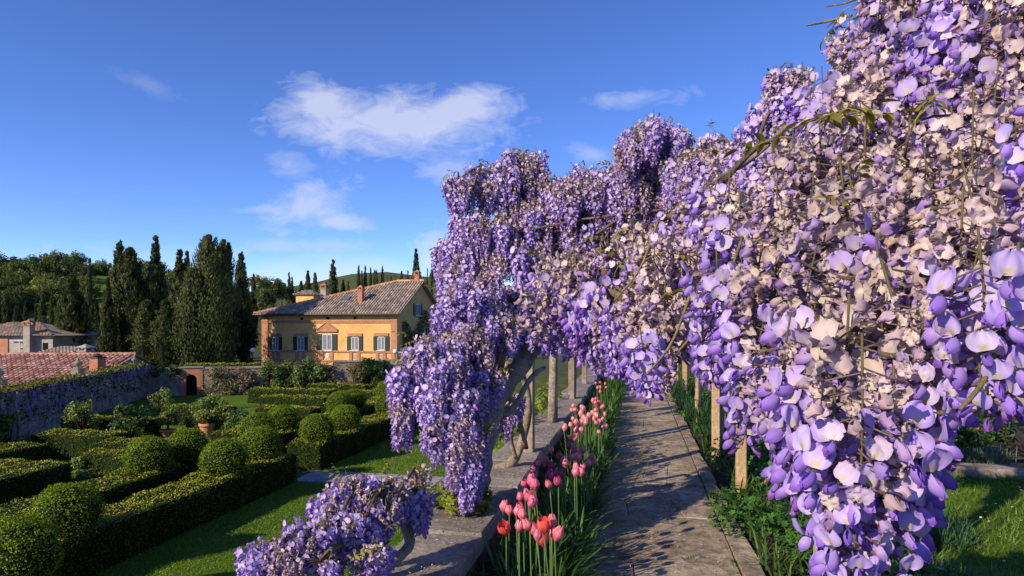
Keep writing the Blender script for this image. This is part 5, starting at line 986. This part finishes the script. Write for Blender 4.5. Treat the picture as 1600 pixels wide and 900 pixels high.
for (px, py, D, rx, ry, n) in ((664, 560, 3.55, 38, 28, 17), (645, 590, 3.5, 30, 22, 12), (628, 640, 3.45, 14, 12, 6), (690, 585, 3.5, 45, 35, 20), (722, 545, 3.7, 42, 38, 20), (716, 640, 3.5, 42, 32, 20), (672, 625, 3.45, 40, 24, 15), (728, 705, 3.45, 32, 36, 17), (700, 680, 3.4, 36, 28, 13), (750, 600, 3.7, 34, 28, 14), (704, 490, 3.85, 30, 44, 18), (742, 470, 3.9, 44, 42, 20), (770, 520, 3.9, 38, 38, 15), (790, 645, 4.3, 15, 12, 5), (770, 655, 4.3, 12, 12, 4), (805, 635, 4.3, 12, 10, 4), (735, 740, 3.4, 22, 18, 7), (806, 500, 4.0, 22, 18, 8), (836, 478, 4.05, 22, 18, 8), (852, 520, 4.1, 18, 16, 6)):
    dome(V1, br1, px, py-14, D, rx, ry, n, False, BI, (.11, .23), thick=.8, leaf=2)
br1.build('branches', M['bark'], V1, True)
# --- 2: the canopy over the pergola on the garden side
b2 = np.array([-.89, 6.72, WT]); V2 = vine_root('wisteria_vine', b2, 'wisteria heaped on the pergola roof in rounded lilac and faded pink cushions'); br2 = MB(); tk2 = MB()
tube(tk2, [b2-b2, np.array([.03, -.05, .8]), np.array([-.04, .02, 1.5]), np.array([0, -.1, 2.0])], [.05, .04, .035, .025], 9, 16, lump=.14); tk2.build('trunk', M['bark'], V2, True)
B2 = (.22, .42, .25, .11)
for (px, py, D, rx, ry, n, bb) in ((805, 278, 4.2, 50, 36, 30, B2), (778, 300, 4.15, 30, 24, 12, B2), (716, 292, 4.0, 24, 10, 11, BI), (752, 268, 4.1, 22, 6, 3, B2), (728, 352, 4.0, 26, 22, 11, BI), (762, 362, 4.05, 46, 34, 22, B2), (826, 350, 4.2, 50, 32, 24, B2), (886, 318, 4.1, 40, 38, 22, B2), (932, 302, 4.05, 40, 34, 20, B2), (972, 310, 4.0, 38, 30, 18, (.15, .45, .3, .1)), (1018, 300, 3.95, 34, 26, 12, B2), (850, 392, 4.2, 48, 30, 18, B2), (908, 366, 4.1, 40, 28, 15, BI), (795, 410, 4.0, 46, 34, 20, B2), (740, 420, 4.0, 36, 32, 16, B2), (848, 440, 4.0, 34, 34, 14, BI), (1068, 300, 3.85, 36, 26, 12, B2)):
    dome(V2, br2, px, py-10, D, rx, ry, n, False, bb, (.12, .25), thick=.95, leaf=2)
T = lambda *a: [pix(*q)-b2 for q in a]
for a in (((700, 300, 4.0), (735, 296, 4.05), (770, 310, 4.1), (810, 310, 4.2)), ((760, 380, 4.05), (850, 340, 4.4), (960, 320, 4.8), (1060, 300, 4.5)), ((810, 300, 4.2), (850, 330, 4.4), (900, 330, 4.6))): tube(br2, T(*a), [.018, .012, .006], 7, 14, (.7, .65, .6), lump=.15)
br2.build('branches', M['bark'], V2, True)
V7 = vine_root('wisteria_vine', np.array([-.9, 9.1, WT]), 'wisteria on the second grey post filling the pergola roof above the path'); br7 = MB(); tk7 = MB()
tube(tk7, [(0, 0, -.02), (.04, -.05, .8), (-.04, .02, 1.5), (0, -.1, 2.0)], [.045, .04, .03, .02], 9, 16, lump=.14); tk7.build('trunk', M['bark'], V7, True)
for (px, py, D, rx, ry, n, bb) in ((990, 385, 4.8, 50, 26, 12, B2), (1040, 375, 4.6, 50, 26, 12, B2), (930, 400, 4.6, 50, 26, 12, B2), (1085, 350, 4.2, 40, 30, 12, B2), (880, 300, 4.15, 34, 22, 9, B2), (910, 285, 4.15, 30, 18, 9, B2), (960, 280, 4.1, 36, 16, 9, B2), (1000, 285, 4.0, 36, 18, 9, B2), (1060, 320, 3.9, 40, 22, 11, B2), (1010, 330, 4.2, 60, 30, 14, B2), (940, 345, 4.2, 50, 26, 14, B2), (870, 350, 4.2, 40, 24, 10, BI), (870, 450, 4.6, 40, 30, 10, BI), (820, 480, 4.6, 40, 40, 12, BI), (1120, 330, 3.8, 36, 28, 9, B2), (700, 400, 4.1, 20, 26, 8, BI), (705, 440, 4.0, 22, 28, 8, BI), (820, 250, 4.2, 30, 10, 7, B2)):
    dome(V7, br7, px, py-10, D, rx, ry, n, False, bb, (.13, .26), thick=.95, leaf=1)
br7.build('branches', M['bark'], V7, True)
# --- 3: vine on the far posts beside the path
b3 = np.array([.86, 7.1, 0.0]); V3 = vine_root('wisteria_vine', b3, 'wisteria climbing the tan posts, its round crown topping the pergola against the sky', (-.3, -2.2, 2.5)); br3 = MB(); tk3 = MB()
tube(tk3, [(0, 0, -.05), (.05, -.06, .7), (-.04, .04, 1.5), (-.2, -1.2, 2.2), (-.3, -2.2, 2.5)], [.05, .04, .035, .03, .015], 9, 20, lump=.14); tk3.build('trunk', M['bark'], V3, True)
for (px, py, D, rx, ry, n) in ((1022, 215, 3.8, 50, 26, 26), (990, 238, 3.8, 30, 22, 12), (1058, 226, 3.75, 28, 26, 12), (1050, 270, 3.7, 34, 20, 10), (1092, 262, 3.4, 34, 30, 13), (1120, 232, 3.3, 28, 24, 10), (1148, 250, 3.0, 40, 34, 14), (1100, 300, 3.4, 34, 28, 11), (1185, 205, 2.8, 34, 26, 12), (1238, 128, 2.7, 32, 22, 13), (1215, 165, 2.7, 28, 24, 9), (1175, 262, 2.6, 38, 30, 12)):
    dome(V3, br3, px, py-8, D, rx, ry, n, False, (.32, .34, .18, .16), (.11, .22), thick=1.0, leaf=2)
for (px, py, D, rx, ry, n) in ((905, 520, 8.5, 60, 20, 16), (960, 500, 9.5, 50, 24, 16), (1010, 470, 10, 50, 24, 14), (930, 470, 8, 60, 30, 16), (985, 440, 7.5, 60, 30, 16), (1060, 460, 7, 50, 40, 12)): dome(V3, br3, px, py, D, rx, ry, n, False, BI, (.14, .26), leaf=0)
br3.build('branches', M['bark'], V3, True)
# --- 4: low vine sprawling over the outer edge of the parapet
b4 = np.array([-1.0, 2.6, WT]); V4 = vine_root('wisteria_vine', b4, 'low wisteria sprawling off the parapet edge above the lawn, with a thin pale trunk', pix(600, 790, 2.7)-b4); br4 = MB(); tk4 = MB(); T = lambda *a: [pix(*q)-b4 for q in a]
tube(tk4, T((560, 905, 2.55), (610, 880, 2.62), (640, 850, 2.75), (640, 815, 2.8), (655, 790, 2.85), (690, 770, 2.9)), [.028, .026, .022, .018, .014, .008], 8, 26, lump=.14); tube(tk4, T((640, 850, 2.75), (625, 810, 2.75), (600, 790, 2.7), (570, 760, 2.7)), [.018, .012, .007], 7, 14, lump=.14); tube(tk4, T((640, 815, 2.8), (650, 790, 2.8), (630, 770, 2.8)), [.012, .008], 6, 8); tk4.build('trunk', M['bark'], V4, True)
for (px, py, D, rx, ry, n, L4) in ((430, 865, 2.15, 46, 16, 14, (.1, .17)), (480, 840, 2.2, 44, 22, 16, (.1, .18)), (530, 825, 2.3, 40, 24, 14, (.1, .2)), (555, 770, 2.55, 40, 22, 16, (.11, .2)), (520, 790, 2.5, 30, 20, 9, (.1, .18)), (590, 800, 2.5, 28, 20, 8, (.1, .16)), (610, 765, 2.7, 26, 14, 7, (.1, .18)), (560, 850, 2.3, 50, 20, 12, (.08, .14)), (500, 885, 2.1, 60, 14, 12, (.08, .13)), (650, 780, 2.8, 16, 12, 5, (.1, .16)), (648, 742, 2.9, 10, 8, 2, (.1, .14)), (590, 870, 2.3, 24, 14, 4, (.08, .12))):
    dome(V4, br4, px, py-10, D, rx, ry, n, D < 2.6, (.34, .42, .08, .16), L4, thick=.9, leaf=2)
br4.build('branches', M['bark'], V4, True)
mb = MB()
for (px, py, z, rx, n_) in ((720, 800, WT, .16, 160), (700, 790, WT, .12, 80), (745, 795, WT, .1, 60)): p = ground(px, py, z); mound(mb, p[0], p[1], rx, rx*.8, .16, n_, .06, (.16, .20, .02), z)
tag(mb.build('trunk_foot_leaves', M['leaf']), 'bright yellow-green leaves sprouting on the coping at the trunk foot', 'leaves', kind='stuff')
mb = MB(); p = ground(690, 700, WT)
for (x, y) in ((-1.18, 5.9), (-1.2, 6.6), (-1.15, 7.6), (-1.2, 8.8)): mound(mb, x, y, .2, .4, .5, 260, .07, (.13, .17, .025), WT-.25)
tag(mb.build('parapet_edge_leaves', M['leaf']), 'yellow-green shoots growing behind the parapet between the grey posts', 'leaves', kind='stuff')
# --- 5: the great cascade beside the path, close to the camera
b5 = np.array([.96, .62, 0.0]); V5 = vine_root('wisteria_vine', b5, 'huge wisteria cascade with the largest pale lilac flowers, hanging beside the tan posts'); br5 = MB(); tk5 = MB()
tube(tk5, [(0, 0, -.05), (.06, .05, .7), (-.03, -.04, 1.4), (.0, .1, 2.1), (-.15, .3, 2.35)], [.06, .05, .045, .04, .03], 10, 20, lump=.14)
CTRL = np.array([(850, 480, 1.5), (880, 420, 1.8), (950, 400, 1.75), (1000, 420, 1.45), (940, 500, 1.3), (1050, 380, 1.45), (1050, 500, 1.12), (1020, 600, 1.05), (1120, 340, 1.4), (1150, 450, .98), (1150, 600, .84), (1250, 250, 1.25), (1250, 400, .9), (1250, 550, .74), (1350, 150, 1.2), (1350, 300, .92), (1350, 450, .74), (1350, 600, .60), (1450, 80, 1.2), (1450, 250, .84), (1450, 400, .70), (1450, 600, .58), (1580, 40, 1.1), (1590, 250, .74), (1590, 450, .58), (1590, 600, .54), (1300, 60, 1.7), (1400, -60, 1.4), (1700, 200, .8), (1700, 500, .58)], float)
CTRL[:, 2] *= .90
def depth(px, py): w_ = 1/(((CTRL[:, 0]-px)**2+(CTRL[:, 1]-py)**2)+900)**1.6; return float((w_*CTRL[:, 2]).sum()/w_.sum())
YB = lambda px: float(np.interp(px, [830, 880, 930, 960, 1000, 1050, 1100, 1150, 1200, 1240, 1262, 1285, 1340, 1420, 1445, 1480, 1530, 1600, 1800], [555, 590, 590, 560, 632, 640, 640, 660, 675, 700, 750, 880, 895, 860, 700, 650, 600, 600, 610]))
YT = lambda px: float(np.interp(px, [830, 870, 930, 1000, 1060, 1110, 1160, 1230, 1290, 1330, 1370, 1450, 1800], [440, 400, 372, 372, 345, 290, 270, 200, 110, 30, -30, -120, -200]))
nfl = [0]; br5b = MB()
V8 = vine_root('wisteria_vine', np.array([1.02, .95, 0.0]), 'wisteria of slightly smaller flowers tucked just behind the huge cascade'); V9 = vine_root('wisteria_vine', np.array([1.0, 1.5, 0.0]), 'wisteria deep behind the huge cascade, its fringe hanging over the path', pix(1250, 220, 1.75)-np.array([1.0, 1.5, 0]))
for vv, k_ in ((V8, 0), (V9, 1)):
    t8 = MB(); tube(t8, [(0, 0, -.05), (.05, .04, .7), (-.05, -.03, 1.4), (-.1, -.05, 2.0), (-.35, -.2, 2.3)], [.045, .04, .035, .03, .012], 9, 18, lump=.14); t8.build('trunk', M['bark'], vv, True)
def near_raceme(P, L_, style, D):
    """a raceme whose flowers are objects of their own"""
    r_ = np.random.default_rng(int(rng.integers(1e6))); mb = rachis(L_, r_); sp_ = spots(r_, L_, int(250*L_), .05)
    for (t, p, Mx, rad) in sp_: tube(mb, [(0, 0, p[2]+.008), p*.9+np.array([0, 0, p[2]*.1])], .0008, 4, 2, (.22, .17, .14), cap=False)
    o = mb.build('raceme', M['petal'], V5, True, P-b5); o.rotation_euler = (rng.normal()*.05, rng.normal()*.05, 0); o.scale = (1.18,)*3
    for (t, p, Mx, rad) in sp_:
        ag = age_of(style, t, r_); key = 'bud' if t > .9 and r_.random() < .7 else ('fresh' if ag < .25 else ('half' if ag < .7 else 'dry')); f = link('flower', FL[key][int(r_.integers(10))], o); q = Matrix(Mx.tolist()).to_4x4(); q.translation = Vector(p); f.matrix_local = q; nfl[0] += 1
BB = lambda px, py: (.05, .38, .52, .05) if (1080 < px < 1560 and 200 < py < 470) else ((.16, .46, .30, .08) if px < 1060 else (.28, .42, .18, .12))
anch = []
NEAR = [(1345, 560, .58, .20, 'mixed'), (1305, 640, .60, .15, 'fresh'), (1395, 610, .59, .165, 'fresh'), (1530, 395, .56, .118, 'fresh'), (1590, 420, .56, .105, 'fresh'), (1235, 520, .72, .15, 'mixed'), (1460, 450, .60, .13, 'mixed'), (1180, 470, .86, .17, 'fresh')]
for (px, py, D, L_, st) in NEAR: near_raceme(pix(px, py, D), L_, st, D); anch.append((px, py, D))
for layer, (dD, f) in enumerate(((0.0, 1.0), (.09, 1.0), (.20, 1.0), (.36, .8))):
    py = -260.0
    while py < 600:
        px = 835.0+rng.uniform(0, 40); row = []
        while px < 1790:
            yt = YT(px); D = depth(px, max(py, yt))+dD
            if py >= yt-6 and rng.random() < f:
                qx, qy = px+rng.normal()*.014*FPX/D, py+rng.uniform(-.03, .03)*FPX/D; qy = max(qy, YT(qx))
                yb = YB(qx)-(34 if layer == 0 else 24+48*layer); Lm = (yb-qy)*D/FPX; L_ = min(rng.uniform(.13, .25), Lm/(1.2 if layer < 2 else 1))
                tooclose = layer == 0 and any(abs(qx-a) < 60 and -30 < (qy-b) < 150 for a, b, c in anch[:len(NEAR)])
                if L_ > .065 and not tooclose: Pq = pix(qx, qy, D); add_raceme(V5 if layer < 1 else (V8 if layer < 2 else V9), Pq, L_, pick_style(qy, qx, BB(qx, qy+60)), True, .10, (1.26, 1.2, 1.1, 1.0)[layer]); row.append(Pq)
            px += (.074, .070, .064, .062)[layer]*FPX/max(D, .45)
        if layer in (0, 2):
            row = [q+np.array([0, 0, .006])+Fv*.04 for q in row]
            for a, b in zip(row[:-1], row[1:]):
                if np.linalg.norm(a-b) < .35 and rng.random() < (.3 if layer == 0 else .8): tube(br5, [a-b5, (a+b)/2-b5+rng.normal(size=3)*.022, b-b5], rng.uniform(.0012, .0022), 5, 5, mixc((.32, .28, .10), (.6, .5, .4), rng.random()))
        py += 78
for (px, py, D, rx, ry, n) in ((1125, 330, 1.6, 40, 24, 5), (1070, 372, 1.6, 40, 20, 5), (1010, 400, 1.7, 40, 20, 5), (990, 440, 1.5, 40, 40, 6), (985, 520, 1.35, 30, 24, 5), (945, 495, 1.4, 40, 26, 5), (945, 450, 1.5, 40, 40, 7), (905, 455, 1.5, 40, 40, 7), (900, 500, 1.45, 40, 30, 5), (868, 470, 1.55, 34, 40, 6)): dome(V9, br5b, px, py-40, D, rx, ry, n, True, (.2, .45, .25, .1), (.12, .19), leaf=1)
T = lambda *a: [pix(*q)-b5 for q in a]
for a, r_ in ((((826, 470, 2.3), (900, 410, 2.1), (975, 372, 2.0), (1050, 340, 2.0), (1090, 305, 2.0), (1130, 275, 2.1), (1190, 235, 2.3), (1300, 120, 2.3), (1420, -40, 2.2)), [.006, .007, .008, .009, .009, .010, .010]), (((1100, 420, 1.5), (1200, 330, 1.4), (1330, 240, 1.35), (1480, 180, 1.3), (1650, 130, 1.3)), [.003, .0035, .004, .005, .006]),
              (((1150, 520, 1.15), (1300, 440, 1.0), (1450, 400, .95), (1700, 330, .95)), [.003, .005, .006, .008]), (((960, 470, 1.5), (1060, 440, 1.3), (1180, 400, 1.1)), [.004, .006, .009]), (((1540, 320, .86), (1600, 330, .86), (1720, 330, .9)), [.003, .005, .007]), (((1260, 40, 1.9), (1290, 34, 1.9), (1330, 24, 1.8)), [.002, .004, .005]), (((1290, 10, 1.9), (1320, 5, 1.85), (1360, -10, 1.8)), [.002, .003, .004])):
    tube(br5, T(*a), r_, 8, 30, (.95, .9, .85), lump=.1)
for (px, py) in ((1010, 585), (1050, 560), (1090, 500), (1205, 600), (1270, 640), (960, 470), (1500, 640)):
    D = depth(px, py)-.02; tube(br5, T((px, py, D), (px+40, py-50, D+.02), (px+70, py-130, D+.06)), [.0016, .003], 5, 8, (.9, .95, .4))
tube(br5b, [np.array([-.35, -.2, 2.3]), pix(1380, 60, 1.8)-ROOT[V9.name], pix(1250, 220, 1.75)-ROOT[V9.name]], [.012, .010, .008], 6, 14, (.7, .6, .5)); br5b.build('branches', M['bark'], V9, True); tube(tk5, [(-.15, .3, 2.35), (-.3, .1, 2.1), (-.32, -.05, 1.75)], [.03, .02, .012], 8, 12, lump=.12); tk5.build('trunk', M['bark'], V5, True); br5.build('branches', M['bark'], V5, True)
for (px, py, s_) in ((1330, 185, 1.1), (1300, 195, .9), (1270, 205, .9), (1345, 175, 1.0), (1460, 180, .7), (1430, 205, .6), (1350, 250, .6), (940, 395, .8), (910, 400, .7), (1010, 405, .8), (1330, 10, .8), (1130, 240, .8), (1030, 470, .6), (1350, 330, .5), (960, 430, .7), (1240, 215, .8)): add_leaves(V5, pix(px, py, depth(px, py)-.03), s_*.7)
# --- 6: wisteria draped on the shaded garden side wall
b6 = cf(-19.2, 24.3, ZL); V6 = vine_root('wisteria_vine', b6, 'faded wisteria draped over the shaded garden wall below the red roof'); br6 = MB(); tk6 = MB(); dW = Lw1-Lw0; dW /= np.linalg.norm(dW); nW = np.array([dW[1], -dW[0], 0])
tube(tk6, [(0, 0, 0), (.05, .03, .8), (-.1, 0, 1.5), (-.1, .1, 2.0)], [.07, .05, .04], 8, 12, lump=.14); tk6.build('trunk', M['bark'], V6, True)
for s_ in np.concatenate([np.linspace(2, 16.6, 70), np.linspace(21.5, 27, 34)]):
    P = Lw0+dW*(s_+rng.normal()*.1)+nW*(.3+rng.random()*.12); P[2] = -1.1-rng.random()*(.9 if s_ < 17 else .4); add_raceme(V6, P, .25, pick_style(0, 0, (.1, .4, .45, .05)), False, .1, 1.7)
mb = MB(); n = 2600; s_ = np.where(rng.random(n) < .72, rng.uniform(1, 17.5, n), rng.uniform(19, 27, n)); P = Lw0+dW*s_[:, None]+nW*rng.normal(size=(n, 1))*.26; P[:, 2] = -1.16+np.abs(rng.normal(size=n))*.11; scatter(mb, LEAF_V, LEAF_F, rand_rot(n)*(.15*rng.uniform(.6, 1.2, n))[:, None, None], P-b6, leafcol(n, (.17, .17, .03), .3, .15))
n = 2600; s_ = rng.uniform(0, 27, n); P = Lw0+dW*s_[:, None]+nW*(.26+rng.random((n, 1))*.1); P[:, 2] = -1.1-rng.random(n)**1.5*1.5; scatter(mb, LEAF_V, LEAF_F, rand_rot(n)*(.14*rng.uniform(.6, 1.2, n))[:, None, None], P-b6, leafcol(n, (.05, .06, .02), .3, .15)); mb.build('leaves', M['leaf'], V6)
for k in range(9): a = Lw0+dW*(2+k*2.8)+nW*.3; a[2] = ZL+.2; b = a+dW*rng.normal()*.8; b[2] = -1.15; tube(br6, [a-b6, (a+b)/2-b6+rng.normal(size=3)*.08, b-b6], [.03, .012], 6, 8, lump=.1)
br6.build('branches', M['bark'], V6, True)
print('flowers', nfl[0], 'racemes', {o.name: sum(1 for c in o.children if c.name.startswith('raceme')) for o in (V1, V2, V3, V4, V5, V6, V7, V8, V9)})
